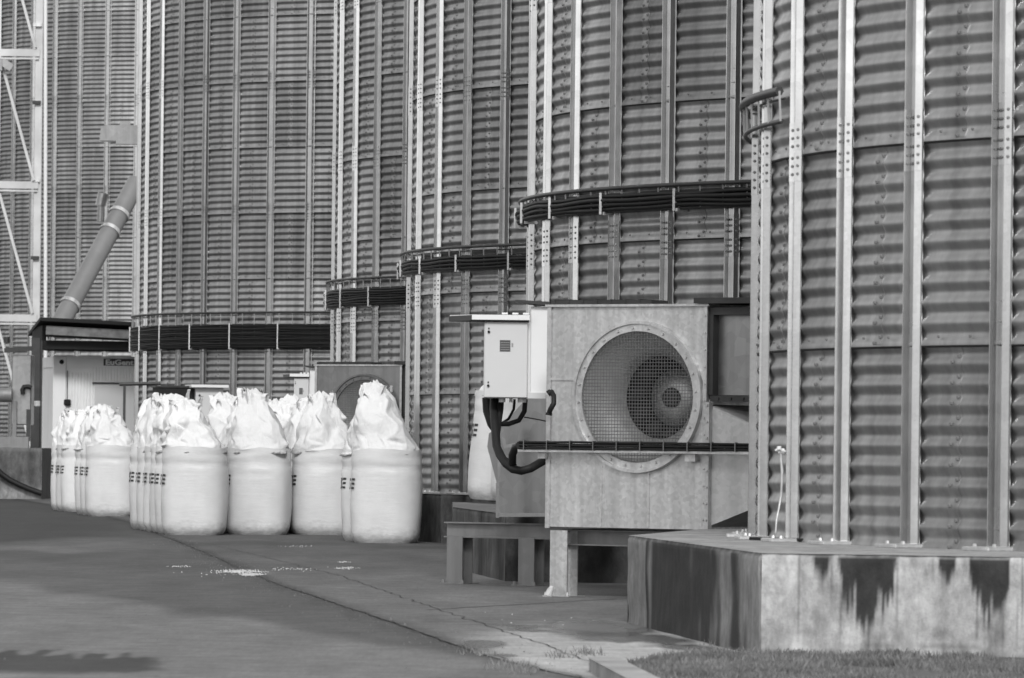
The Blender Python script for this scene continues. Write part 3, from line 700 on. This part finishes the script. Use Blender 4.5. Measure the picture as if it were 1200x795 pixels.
def top_mesh(seed, tip, H):
    # crumpled cloth: a coarse random cage of flat facets, refined and very slightly rounded
    rd = random.Random(seed*13+5); nc = 18; ss = [0, .10, .24, .40, .56, .71, .84, .93, 1.0]
    tw = rd.choice((-1, 1))*rd.uniform(.15, .55); ridge = rd.uniform(-1.2, -.2); ridge2 = ridge + rd.choice((-1,1))*rd.uniform(1.2, 2.2)
    def base(ph, s):
        x, y = abs(math.cos(ph)), abs(math.sin(ph)); n = 2.6 - .6*s
        k = (x**n + y**n)**(-1/n); k0 = bag_r(ph, 1.15) - .006
        return k0*(1-s)**1.0*(1 + .32*s) + k*.095*smooth(.0, 1, s)
    cage = []
    for j, s in enumerate(ss):
        row = []
        for i in range(nc):
            ph = 2*PI*(i + (.5 if j % 2 else 0))/nc + (rd.uniform(-.10,.10) if 0 < j < 8 else 0) + tw*s*.5
            r = base(ph, s); e = (0,.5,1,1,1,.95,.8,.6,.5)[j]
            r += e*rd.gauss(0, .033)*(1-.3*s)
            for rg, am in ((ridge, .05), (ridge2, .035)):
                da = (ph - rg - tw*s + PI) % (2*PI) - PI
                r += e*(am*max(0, 1-abs(da)/.28) - am*.7*max(0, 1-abs(abs(da)-.55)/.3))
            if j == 7: r *= .92
            if j == 8: r *= .55*rd.uniform(.5, 1.4)
            z0 = 1.175
            z = z0 + (H - z0)*s + (rd.gauss(0, .022) if 0 < j < 8 else 0) + (rd.uniform(-.07,.03) if j == 8 else 0)
            fl = 1 - .5*smooth(.5, 1, s)
            px = tip[0]*s**.9 + r*math.cos(ph); py = tip[1]*s + r*math.sin(ph)*fl
            if j == 1 and rd.random() < .28: px *= 1.08; py *= 1.05; z -= .045
            row.append(Vector((px, py, z)))
        cage.append(row)
    sub = 6; nu = nc*sub; rows = []
    for j in range(len(ss)-1):
        for q in range(sub if j < len(ss)-2 else sub+1):
            v = q/sub; row = []
            for i in range(nu):
                f = i/sub; c0 = int(f) % nc; u = f - int(f); c1 = (c0+1) % nc
                # staggered rows: odd rows are shifted half a cell
                if j % 2 == 0: A, B, D = cage[j][c0], cage[j][c1], cage[j+1][c0]; E_ = cage[j+1][c1]
                else: A, B, D = cage[j][c0], cage[j][c1], cage[j+1][c0]; E_ = cage[j+1][c1]
                if (c0 + j) % 2:
                    p = A + (B-A)*u + (D-A)*v if u + v <= 1 else E_ + (D-E_)*(1-u) + (B-E_)*(1-v)
                else:
                    p = A + (B-A)*u + (E_-B)*v if u >= v else A + (E_-D)*u + (D-A)*v
                row.append(p.copy())
            rows.append(row)
    n = len(rows)
    for _ in range(1):
        new = []
        for j in range(n):
            r = []
            for i in range(nu):
                p = rows[j][i]*2 + rows[j][i-1] + rows[j][(i+1) % nu]
                if 0 < j < n-1: p = (p + rows[j-1][i] + rows[j+1][i])/6
                else: p = p/4
                r.append(p)
            new.append(r)
        rows = new
    for j in range(n):
        for i in range(nu):
            p = rows[j][i]; s = j/(n-1)
            d = Vector((p.x-tip[0]*s, p.y, .15)).normalized()
            a = 2*PI*i/nu
            w = .012*(.3-abs(noise.noise((math.cos(a)*4+seed, math.sin(a)*4, s*2.2)))) + .006*noise.noise((p.x*14+seed, p.y*14, p.z*14))
            rows[j][i] = p + d*w*smooth(0,.06,s)
    hem = []
    for i in range(nu):
        ph = 2*PI*i/nu; w = noise.noise((math.cos(ph)*1.6+seed, math.sin(ph)*1.6, 2)); o = max(0, noise.noise((math.cos(ph)*1.9, math.sin(ph)*1.9+seed, 7))-.12)
        r = bag_r(ph, 1.13) - .014 + .13*o
        hem.append(Vector((r*math.cos(ph), r*math.sin(ph), 1.135 + .045*w - .02*o)))
    inner = [Vector((p.x*.95, p.y*.95, p.z+.012)) for p in hem]
    rows = [inner, hem] + rows
    mb = MB(); mb.grid(lambda i, j: rows[j][i], nu, len(rows), True, True)
    c = sum(rows[-1], Vector())/nu; k = len(rows)
    mb.add(rows[-1] + [c - Vector((0,0,.03))], [(i, (i+1) % nu, nu) for i in range(nu)], True)
    return mb.mesh('top_cover')
def loops_mesh(seed, tip, H):
    rd = random.Random(seed+50); out = []
    for k in range(4):
        mb = MB(); an = PI/4 + k*PI/2 + rd.uniform(-.3,.3); side = rd.uniform(.10,.16)
        base = Vector((tip[0]*.75 + math.cos(an)*.17, tip[1]*.8 + math.sin(an)*.12, H - rd.uniform(.22,.32)))
        lean = Vector((math.cos(an)*rd.uniform(.0,.09), math.sin(an)*.05, 0)); h = rd.uniform(.15,.30); wv = Vector((-math.sin(an), math.cos(an), 0))*rd.uniform(.03,.06)
        pts = []
        for i in range(13):
            t = i/12; pts.append(base + wv*math.cos(PI*t) + lean*math.sin(PI*t) + Vector((0,0,h*math.sin(PI*t)**.8)) + Vector((rd.uniform(-.012,.012), rd.uniform(-.012,.012), 0)))
        hw = .030; nrm = Vector((math.cos(an+.5), math.sin(an+.5), .0))
        vs = []
        for p in pts: vs += [p - nrm*hw, p + nrm*hw]
        th = wv.normalized()*.004
        m = len(vs); vs2 = [v + th for v in vs]
        fs = []
        for i in range(12): fs += [(2*i,2*i+1,2*i+3,2*i+2), (m+2*i,m+2*i+2,m+2*i+3,m+2*i+1), (2*i,2*i+2,m+2*i+2,m+2*i), (2*i+1,m+2*i+1,m+2*i+3,2*i+3)]
        mb.add(vs+vs2, fs, False); out.append(mb.mesh('lifting_loop'))
    return out
# printed mark: the letters JS and three bars, wrapped round the front left corner
def arc_table(z):
    pts = []; L = 0; prev = None
    for i in range(721):
        ph = PI*.75 + PI*i/720*1.0           # from back-left round to front-right
        r = bag_r(ph, z); p = Vector((r*math.cos(ph), r*math.sin(ph), 0))
        if prev is not None: L += (p-prev).length
        pts.append((L, p, ph)); prev = p
    return pts
TAB = arc_table(.75)
S_END = next(L for L, p, ph in TAB if p.y < 0 and p.x > -HW+.075)
def wrap(s, z):
    s = S_END + s; lo = min(range(0, len(TAB), 1), key=lambda i: abs(TAB[i][0]-s)); L, p, ph = TAB[lo]
    r = bag_r(ph, z) + .010
    return (r*math.cos(ph), r*math.sin(ph), z)
def mark_mesh():
    cu = bpy.data.curves.new('letters', 'FONT'); cu.body = 'JS'; cu.size = .20; cu.shear = .12; cu.offset = .006; cu.resolution_u = 3
    o = bpy.data.objects.new('letters', cu); C.objects.link(o); dg = bpy.context.evaluated_depsgraph_get()
    me = bpy.data.meshes.new_from_object(o.evaluated_get(dg)); bpy.data.objects.remove(o)
    import bmesh
    bm = bmesh.new(); bm.from_mesh(me); bmesh.ops.triangulate(bm, faces=bm.faces)
    bmesh.ops.subdivide_edges(bm, edges=bm.edges, cuts=1)
    xs = [v.co.x for v in bm.verts]; x1 = max(xs)
    vs = [wrap(v.co.x - x1 - .10, .69 + v.co.y) for v in bm.verts]; bm.verts.index_update()
    fs = [tuple(v.index for v in f.verts) for f in bm.faces]; bm.free()
    mb = MB(); mb.add(vs, fs, True)
    for k in range(3):
        z = .692 + k*.056
        mb.grid(lambda i, j: wrap(-.085 + .085*i/5 + .012*k*.4, z + .028*j), 6, 2, True)
    return mb.mesh('printed_mark')
MARK = mark_mesh(); MARK.materials.append(M['ink'])
BODY = [body_mesh(i*3.7+1) for i in range(4)]
for m in BODY: m.materials.append(M['bag'])
TOPS = {}
def bag(le, d, label, tip=(-.12,0), H=1.9, rz=0, seed=0, X=None, z=0, sc=1.0, group='white bulk bags standing in rows'):
    if X is None: X = (le-CX)/F*d + HW
    root = thing('bulk_bag', label, 'bulk bag', (X, d, z), R_(rz), group)
    root.scale = (sc, sc, 1)
    link('body', BODY[seed % 4], root)
    key = (seed, tip, H)
    if key not in TOPS:
        t = top_mesh(seed, tip, H); t.materials.append(M['top'])
        ls = loops_mesh(seed, tip, H)
        for l in ls: l.materials.append(M['top'])
        TOPS[key] = (t, ls)
    t, ls = TOPS[key]; link('top_cover', t, root)
    for l in ls: link('lifting_loop', l, root)
    link('printed_mark', MARK, root)
    return root
bag(411.5, 73.2, 'tallest white bulk bag at the right end of the front row, leaning pointed top', (-.20,.0), 2.08, -3, 1)
bag(401, 74.25, 'white bulk bag showing only its left side behind the tallest one', (-.1,0), 1.85, -2, 2)
bag(341.5, 79.4, 'front row white bag third from the left, with a twin-eared crumpled top', (-.06,0), 1.99, 2, 3)
bag(265, 78.8, 'front row white bag second from the left, with one tall narrow peak', (-.10,0), 2.02, 1, 4)
bag(189.5, 77.9, 'front row white bag at the left end, broad slumped top folded left', (-.16,0), 1.86, 0, 5)
for i, (le, t) in enumerate(((182.5,(-.1,0)),(176,(-.15,0)),(169,(-.05,0)),(160.5,(-.12,0)),(152.5,(-.14,0)))):
    bag(le, 78.95+.97*i, ('first','second','third','fourth','fifth')[i] + ' bag behind the left end of the front row, a sliver of its side showing', t, (1.88,1.94,1.85,1.95,1.9)[i], (-1,1,-2,0,2)[i], 6+i)
ORD = ('first','second','third','fourth','fifth')
for i in range(5):
    bag(0, 79.9+.97*i, ORD[i] + ' bag behind the tall-peaked front bag, only its white top showing', ((-.05,0),(.12,0),(-.2,0),(.0,0),(.1,0))[i], (1.93,1.88,1.99,1.9,1.96)[i], 2*i-3, 11+i, X=(303-CX)/F*78.8-.15*(i+1))
for i in range(5):
    bag(0, 80.45+.97*i, ORD[i] + ' bag behind the twin-eared front bag, only its white top showing', ((-.08,0),(.1,0),(-.2,0),(.05,0),(-.1,0))[i], (1.9,1.96,1.86,1.98,1.92)[i], 3-2*i, 16+i, X=(377-CX)/F*79.4-.16*(i+1))
bag(100, 97., 'separate white bag standing well left of the front row, before the cabin door', (-.12,0), 1.88, 0, 17)
bag(94.5, 97.98, 'bag right behind the separate bag before the cabin door', (-.1,0), 1.9, 1, 18)
bag(88.5, 98.96, 'second bag behind the separate bag before the cabin door', (-.12,0), 1.86, -1, 2)
bag(72, 102.4, 'left outermost front bag beside the cabin corner, partly hidden by the bag before the door', (-.02,0), 1.84, 0, 6)
bag(66, 103.4, 'bag peeking out behind the leftmost front bag at the cabin corner', (-.1,0), 1.86, 2, 8)
bag(60, 104.4, 'farthest left bag of all, its printed side against the cabin corner', (-.14,0), 1.8, -1, 9)
bag(0, 97.6, 'far bag in the gap between the separate bags and the long rows', (-.05,0), 1.95, 3, 10, X=-5.85)
bag(0, 99.6, 'rear far bag in the gap, before the right side of the cabin door', (.05,0), 1.92, 0, 12, X=-6.1)
bag(566.5, 62.0, 'front bag of the pair standing on the dark foundation beside the plenum', (.12,0), 1.80, 0, 13, z=ZF, group='bag pair on the foundation')
bag(540, 63.0, 'rear bag of the pair on the dark foundation, printed corner in full view', (.22,0), 1.78, 0, 7, z=ZF, group='bag pair on the foundation')

for o in [x for x in C.objects if x.get('group') == 'bag pair on the foundation']:
    o.rotation_euler = (0, R_(4), 0); o.scale = (.88, .9, 1); o.location.x += .01; o.location.z += .022

# ------------------------------------------------------------------ site cabin, canopy, lattice mast, pipe, machine base
DC = 131.
c0 = Vector((P(63,500,DC).x, DC, 0)); wd, dp, ht = 5.2, 2.6, 3.22
cab = thing('site_cabin', 'pale ribbed site cabin with plain door under the dark canopy', 'cabin', c0, R_(11))
b = MB(); b.box((0,0,.12),(wd,dp,ht)); wl = b.build('wall', M['cabin'], cab)
b = MB()
for i in range(70):
    x = .36 + i*.07
    if x > wd-.1: break
    if .86 < x < 2.0: b.add([(x,-.001,2.68),(x+.012,-.014,2.68),(x+.045,-.014,2.68),(x+.057,-.001,2.68),(x,-.001,2.98),(x+.012,-.014,2.98),(x+.045,-.014,2.98),(x+.057,-.001,2.98)], [(0,1,5,4),(1,2,6,5),(2,3,7,6)])
    else: b.add([(x,-.001,.2),(x+.012,-.014,.2),(x+.045,-.014,.2),(x+.057,-.001,.2),(x,-.001,2.86),(x+.012,-.014,2.86),(x+.045,-.014,2.86),(x+.057,-.001,2.86)], [(0,1,5,4),(1,2,6,5),(2,3,7,6)])
b.build('rib', M['cabin'], wl)
b = MB(); b.cbox((-.03,-.05,0),(.27,.12,ht+.02), .015); b.box((.27,-.045,2.98),(wd,-.0015,ht+.02)); b.box((-.03,.12,2.98),(-.002,dp,ht)); b.box((.27,-.04,0),(wd,-.0015,.16)); b.build('frame', M['cabin'], cab)
b = MB(); b.cbox((.93,-.045,.2),(1.95,-.012,2.6), .01); do = b.build('door', M['cream'], cab)
b = MB(); b.box((.88,-.06,2.605),(2.0,-.012,2.645)); b.build('door_drip', M['dark'], do)
b = MB(); b.tube([(.16,-.055,3.1),(.16,-.04,3.1)], .055, 10); b.build('vent_cap', M['void'], cab)
b = MB(); b.tube([(.30,-.02,2.6),(.30,-.02,2.5)], .012, 6); b.cbox((.22,-.10,2.10),(.38,-.03,2.24), .02); b.tube([(.30,-.05,1.55),(.30,-.05,1.98)], .07, 10); b.tube([(.30,-.03,2.24),(.30,-.03,2.9)], .01, 6); b.build('socket', M['void'], cab)
sg = MB(); sg.box((1.13,-.062,3.03),(2.05,-.046,3.19)); sgo = sg.build('name_plate', M['dark'], cab)
cu = bpy.data.curves.new('lettering', 'FONT'); cu.body = 'EuGent'; cu.size = .19; cu.offset = .008; cu.extrude = .002; cu.resolution_u = 2
o = bpy.data.objects.new('lettering', cu); C.objects.link(o); dg = bpy.context.evaluated_depsgraph_get(); me = bpy.data.meshes.new_from_object(o.evaluated_get(dg)); bpy.data.objects.remove(o)
me.materials.append(M['white']); o = link('lettering', me, sgo, (1.17,-.066,3.05)); o.rotation_euler = (PI/2,0,0); o.scale = (1.12,.9,1)

cn = thing('canopy', 'dark flat canopy roof with timber fascia over the site cabin', 'canopy', (0,0,0))
zc = P(60,377,129).z
b = MB(); TL, TR = P(33,392,127.5), P(150,384,127.5)
fl, frr, bl = P(47,376,129.6), P(152,382.5,129.6), P(33,394,134.5)
th = Vector((0,0,.08)); xx = Vector((3.5,0,-.12)); br = bl + (frr - fl)
b.add([fl, frr+xx, br+xx, bl, fl+th, frr+xx+th, br+xx+th, bl+th], [(0,3,2,1),(4,5,6,7),(0,1,5,4),(1,2,6,5),(2,3,7,6),(3,0,4,7)])
b.build('roof_sheet', M['void'], cn)
b = MB(); b.bar(P(54,387,129.8), P(150,393,129.8)+xx*.8, .06, .20); b.build('fascia', M['timber'], cn)
b = MB(); b.bar(P(40,395,133), P(52,390,130.2), .1, .34); b.box((P(47,0,130).x,130.1,P(60,409,130).z),(P(150,0,130).x+3.4,133,P(60,399,130).z)); b.build('eave_shade', M['void'], cn)  # black pieces fill the gap under the canopy as painted shade
for x0 in (42.5,):
    b = MB(); p = P(x0,400,129.8); b.box((p.x-.1,129.7,0),(p.x+.1,129.9,P(40,396,129.8).z)); b.box((p.x+.105,129.75,0),(p.x+.145,129.85,P(40,399,129.8).z)); b.build('post', M['dark'], cn)

DM = 136.
mast = thing('lattice_mast', 'pale steel lattice mast with diagonal bracing at the left edge', 'mast', (0,0,0))
xr = P(46.5,0,DM).x; xl = xr - 2.1
for x, y, w in ((xr,DM,.17),(xl,DM,.17)):
    b = MB(); b.box((x-w/2,y-.02,0),(x+w/2,y,16)); b.box((x+w/2-.03,y,0),(x+w/2,y+w,16)); b.build('post', M['mastp'], mast)
for v in (62,217,373,528):
    b = MB(); z = P(20,v,DM).z; b.bar((xl,DM-.05,z),(xr+.02,DM-.05,z), .06, .17); b.bar((xl,DM-.05,z-.14),(xr,DM-.05,z-.14), .05, .04); b.build('cross_beam', M['mastp'], mast)
for i in range(4):
    z1 = P(20,62+155.5*i,DM).z; z0 = P(20,62+155.5*(i-1),DM).z
    b = MB(); b.bar((xr-.9,DM-.08,z0-.2),(xr-.08,DM-.08,z1+.12), .06, .13, (0,1,0)); b.build('diagonal_brace', M['mastp'], mast)
for i in range(6):
    z = P(46,30+91*i,DM).z; b = MB(); b.box((xr-.14,DM-.1,z-.03),(xr+.06,DM-.02,z+.05)); b.build('cleat', M['dark'] if i % 2 else M['galv'], mast)
b = MB(); b.tube([P(53.3,-20,DM-.3), P(53.3,420,DM-.3)], .045, 8); b.build('conduit', M['white'], mast)
b = MB(); b.box((xl+.9,DM-.4,P(5,84,DM).z),(xl+1.25,DM-.1,P(5,70,DM).z)); b.bar(P(2,72,DM-.3), P(14,80,DM-.3), .12, .18); b.build('floodlight', M['dgalv'], mast)
# sloping conveyor pipe
a, c = P(160,214,140), P(66,388,137)
pp = thing('spout_pipe', 'thick grey spout pipe sloping down onto the canopy roof', 'pipe', (0,0,0))
b = MB(); b.tube([a, c], .235, 24); b.build('tube', M['pipe'], pp)
for t in (.22,.335,.83):
    p = a.lerp(c, t); dv = (c-a).normalized()*.05; b = MB(); b.tube([p-dv, p+dv], .262, 24); b.build('clamp', M['galv'], pp)
b = MB(); p = a.lerp(c,.3); b.tube([p+Vector((-.3,-.1,.1)), p+Vector((-.28,-.1,.65))], .09, 8); b.tube([p+Vector((-.3,-.1,.5)), p+Vector((-.24,-.1,.8))], .13, 8); b.build('valve', M['dgalv'], pp)
# machine base and hopper at far left
wl_ = G(24,579)
o = MB(); o.col = []
a = Vector((P(-60,578,124).x,124.,0)); bb = Vector((P(48.5,578,124).x,124.,0)); hz = P(20,525,124).z
stain_grid(o, a, bb, 0, hz, lambda s, t: (.30+.16*NZ(s*14,t*2,3)+.45*smooth(.35,.1,t)+.2*smooth(.9,1,t)), 160, 24, Vector((0,-1,0)))
o.add([(a.x,124.01,hz),(bb.x,124.01,hz),(bb.x,127,hz),(a.x,127,hz)], [(0,1,2,3)]); o.col += [(.6,0,0)]*4
o.add([(bb.x+.001,124.01,0),(bb.x+.001,127,0),(bb.x+.001,127,hz),(bb.x+.001,124.01,hz)], [(0,1,2,3)]); o.col += [(.35,0,0)]*4
o = o.build('retaining_wall', M['conc']); tag(o, 'dark stained concrete plinth wall at the far left below the steel beam', 'wall')
b = MB(); b.box((a.x,124.2,hz+.002),(P(38,0,124).x,124.45,P(20,512,124).z)); o = b.build('steel_beam', M['steel']); tag(o, 'grey steel beam lying along the top of the concrete plinth wall', 'beam')
b = MB(); b.tube([P(-6,548,123.9), P(2,556,123.9), P(12,563,123.9), P(24,569,123.9), P(36,574,123.9), P(49,578.5,123.9)], .06, 8); o = b.build('hose', M['black']); tag(o, 'thick black hose slanting across the concrete plinth wall', 'hose')
hp = thing('feed_hopper', 'grey sheet steel hopper machine standing behind the lattice mast brace', 'hopper', (0,0,0))
y = 126.
b = MB(); p0, p1 = P(13,498,y), P(37,416,y); b.cbox((p0.x,y,p0.z),(p1.x,y+.8,p1.z), .02); b.build('body', M['dgalv'], hp)
b = MB(); p0, p1 = P(15,512,y), P(20,470,y); b.box((p0.x,y-.1,p0.z-.1),(p1.x,y-.02,p1.z)); b.build('leg', M['steel'], hp)
b = MB(); p0, p1 = P(31,512,y), P(36,480,y); b.box((p0.x,y-.1,p0.z-.1),(p1.x,y-.02,p1.z)); b.build('leg', M['dark'], hp)
b = MB(); b.tube([P(27,462,y-.1), P(26,457,y-.1), P(28,453.5,y-.1), P(33,453,y-.1), P(37,455,y-.1)], .05, 8); b.build('elbow_pipe', M['black'], hp)
b = MB(); b.bar(P(5,411,y-.1), P(38,408.5,y-.1), .1, .1); b.tube([P(8,395,y-.1), P(8,402,y-.1)], .07, 8); b.build('top_bar', M['dark'], hp)
b = MB(); b.tube([P(-8,463,y-.3), P(14,463,y-.3)], .16, 12); b.build('inlet_pipe', M['steel'], hp)
b = MB(); b.tube([P(43.5,470,127.6), P(43.5,476,127.6)], .07, 10); b.cbox(P(41.5,477,127.6), P(46,472,127.6)+Vector((0,.02,0)), .01); o = b.build('outdoor_lamp', M['white']); tag(o, 'small white bulkhead fitting on the dark canopy post', 'lamp')

# ------------------------------------------------------------------ small things at the nearest silo
b = MB(); 
b.tube([P(919,529,38.6), P(912,529,38.6)], .02, 10); b.tube([P(913,527,38.5), P(913,523,38.5)], .016, 8); b.tube([P(909,527.5,38.5), P(920,529,38.55)], .009, 6)
w = thing('drain_tap', 'white tap with hanging white tube on the nearest silo', 'tap', (0,0,0))
b.build('tap_body', M['white'], w)
b = MB(); b.tube([P(915,530,38.55), P(915.3,540,38.55), P(916.6,552,38.55), P(916.2,565,38.55), P(915.6,580,38.55), P(913,595,38.55), P(910,610,38.5), P(909,625,38.5)], [.008,.009,.011,.008,.008,.007,.006,.006], 8); b.build('tube', M['galv'], w)
b = MB()
pts = [(900,632),(930,634),(960,636),(985,637),(1010,639),(1030,638),(1060,641),(1090,640),(1110,642),(1150,641),(1200,643)]
b.tube([Vector((P(u,v,36.2).x, 38.9-(u-900)*.0068, ZF+.016+.006*NZ(u*.05,1,1))) for u, v in pts], .013, 6)
o = b.build('ground_cable', M['black']); tag(o, 'black cable lying along the foot of the nearest silo', 'cable')
# kerb, grass and scraps
k0, k1, k2 = G(690,788), Vector((.68,27.6,0)), Vector((1.3,22,0))
kb = MB(); dv = (k1-k0).normalized(); nv = Vector((-dv.y, dv.x, 0)); nv = nv if nv.x > 0 else -nv
q = [k0, k0+nv*.15, k1+nv*.15, k1]
kb.add([(p.x,p.y,-.05) for p in q] + [(p.x,p.y,.085) for p in q], [(4,5,6,7)[::-1],(0,1,5,4),(1,2,6,5),(2,3,7,6),(3,0,4,7)])
o = kb.build('kerb', M['kerb'], None, .012); struct(o)
kl = k0 + nv*.155
soil = MB(); poly = [(kl.x,kl.y),( k1.x+nv.x*.155,k1.y),(1.6,6),(30,6),(30,31.2),(6,31.5),(3.35,K5.y-.32),(K5.x,K5.y+.03),(K5.x-.42,K5.y+.25),(kl.x+.12,kl.y+1.0)]
soil.add([(x,y,.03) for x,y in poly], [tuple(range(len(poly)))]); struct(soil.build('verge', M['soil']))
def inside(x, y):
    c = False; n = len(poly)
    for i in range(n):
        x0,y0 = poly[i]; x1,y1 = poly[(i+1)%n]
        if (y0 > y) != (y1 > y) and x < (x1-x0)*(y-y0)/(y1-y0)+x0: c = not c
    return c
gr = MB(); rd = random.Random(11); cnt = 0
while cnt < 24000:
    x = rd.uniform(.3, 3.6); y = rd.uniform(28., 35.2)
    if not inside(x, y) or abs(x) > .105*y: continue
    den = NZ(x*2.5, y*1.3, 5)
    if rd.random() > .5 + 1.3*den: continue
    cnt += 1
    h = rd.uniform(.012,.04)*(1+.9*max(0,NZ(x*1.2,y*1.2,9)))
    if y > K5.y-.7: h *= 1.15
    a = rd.uniform(0,2*PI); bx, by = math.cos(a)*.0035, math.sin(a)*.0035; lx, ly = rd.uniform(-.6,.6)*h, rd.uniform(-.6,.6)*h
    gr.add([(x-bx,y-by,.025),(x+bx,y+by,.025),(x+bx*.6+lx*.5,y+by*.6+ly*.5,.025+h*.65),(x+lx,y+ly,.025+h)], [(0,1,2),(0,2,3)])
# tufts along the joint and the apron edge
for (u, v, n, s) in ((600,783,90,.14),(690,768,80,.10),(563,767,50,.12),(612,789,60,.12),(655,771,40,.08),(840,757,30,.1)):
    p = G(u, v)
    for _ in range(n):
        x = p.x + rd.gauss(0,s*.5); y = p.y + rd.gauss(0,s*2); h = rd.uniform(.02,.06); lx, ly = rd.uniform(-.5,.5)*h, rd.uniform(-.5,.5)*h
        gr.add([(x-.003,y,.004),(x+.003,y,.004),(x+lx*.5+.002,y+ly*.5,h*.6),(x+lx,y+ly,h)], [(0,1,2),(0,2,3)])
struct(gr.build('grass', M['grass']), 'stuff')
sp = MB()
for (u, v, ru, rv, n) in ((280,671,26,2.0,420),(294,674.5,13,1.5,260),(405,667,14,1.4,60),(402,660,8,1,30),(340,668,40,2,50),(210,665,14,.7,30),(250,672,60,8,14),(470,636,26,1.5,40),(350,641,20,1,20),(640,727,80,10,8)):
    for _ in range(n):
        p = G(u + rd.gauss(0,ru*.5), v + rd.gauss(0,rv*.5)); r = rd.uniform(.003,.009); a = rd.uniform(0,PI)
        hgt = rd.uniform(.004,.012); c_, s_ = math.cos(a)*r, math.sin(a)*r
        sp.add([(p.x-c_,p.y-s_,.007),(p.x+s_,p.y-c_,.007),(p.x+c_,p.y+s_,.007),(p.x-s_,p.y+c_,.007),(p.x,p.y,.007+hgt)], [(0,1,4),(1,2,4),(2,3,4),(3,0,4)])
gt = MB(); 
for _ in range(1500):
    if rd.random() < .6:
        y = rd.uniform(29, 75); x = edge_x(y) + rd.gauss(0, .22)
    else:
        y = rd.uniform(29, 90); x = rd.uniform(-.1*y, .02*y)
    r = rd.uniform(.002,.006)*(1 + (rd.random() < .04)*1.2); a = rd.uniform(0, PI); c_, s_ = math.cos(a)*r, math.sin(a)*r; h_ = r*rd.uniform(.7,1.2)
    gt.add([(x-c_,y-s_,.004),(x+s_,y-c_,.004),(x+c_,y+s_,.004),(x-s_,y+c_,.004),(x-c_*.3,y,.005+h_),(x+c_*.4,y+s_*.2,.005+h_*.9)], [(0,1,5,4),(1,2,5),(2,3,4,5),(3,0,4)])
struct(gt.build('grit', M['stone']), 'stuff')
struct(sp.build('spilled_feed', M['crumbs']), 'stuff')
o = MB(); o.tube([P(641,701,47.6)-Vector((0,.1,0)), P(645,692,47.6), P(647,687,47.6)], [.035,.03,.012], 7); o = o.build('rag', M['top']); tag(o, 'small pale rag stuffed at the foot of the front fan leg', 'rag')

# ------------------------------------------------------------------ light, world, camera
SUN_EL, SUN_AZ = R_(37), R_(178)     # azimuth of the sun direction measured clockwise from +Y (so behind the camera, to the right/left)
w = bpy.data.worlds.new('World'); scene.world = w; w.use_nodes = True
nt = w.node_tree; bg = nt.nodes['Background']
sky = nt.nodes.new('ShaderNodeTexSky'); sky.sky_type = 'NISHITA'; sky.sun_disc = False; sky.sun_elevation = SUN_EL; sky.sun_rotation = SUN_AZ; sky.air_density = 3.0; sky.dust_density = 1.0; sky.ozone_density = 1.0
bw = nt.nodes.new('ShaderNodeRGBToBW'); nt.links.new(sky.outputs[0], bw.inputs[0]); nt.links.new(bw.outputs[0], bg.inputs[0]); bg.inputs[1].default_value = .12
sd = Vector((math.sin(SUN_AZ)*math.cos(SUN_EL), math.cos(SUN_AZ)*math.cos(SUN_EL), math.sin(SUN_EL)))
L = bpy.data.lights.new('sun', 'SUN'); L.energy = 1.4; L.angle = R_(12); L.color = (1,1,1)
so = bpy.data.objects.new('sun', L); C.objects.link(so); so.rotation_euler = sd.to_track_quat('Z', 'Y').to_euler()
cam = bpy.data.cameras.new('camera'); co = bpy.data.objects.new('camera', cam); C.objects.link(co)
cam.sensor_width = 36; cam.lens = 36*F/1200; cam.shift_y = (HV-397.5)/1200; cam.clip_start = 1; cam.clip_end = 4000
co.matrix_world = Matrix(((math.cos(ROLL), -math.sin(ROLL), 0, 0), (0, 0, -1, 0), (math.sin(ROLL), math.cos(ROLL), 0, EYE), (0,0,0,1)))
cam.dof.use_dof = True; cam.dof.focus_distance = 60; cam.dof.aperture_fstop = 9
scene.camera = co
scene.view_settings.view_transform = 'Standard'; scene.view_settings.look = 'None'; scene.view_settings.exposure = .7; scene.view_settings.gamma = 1
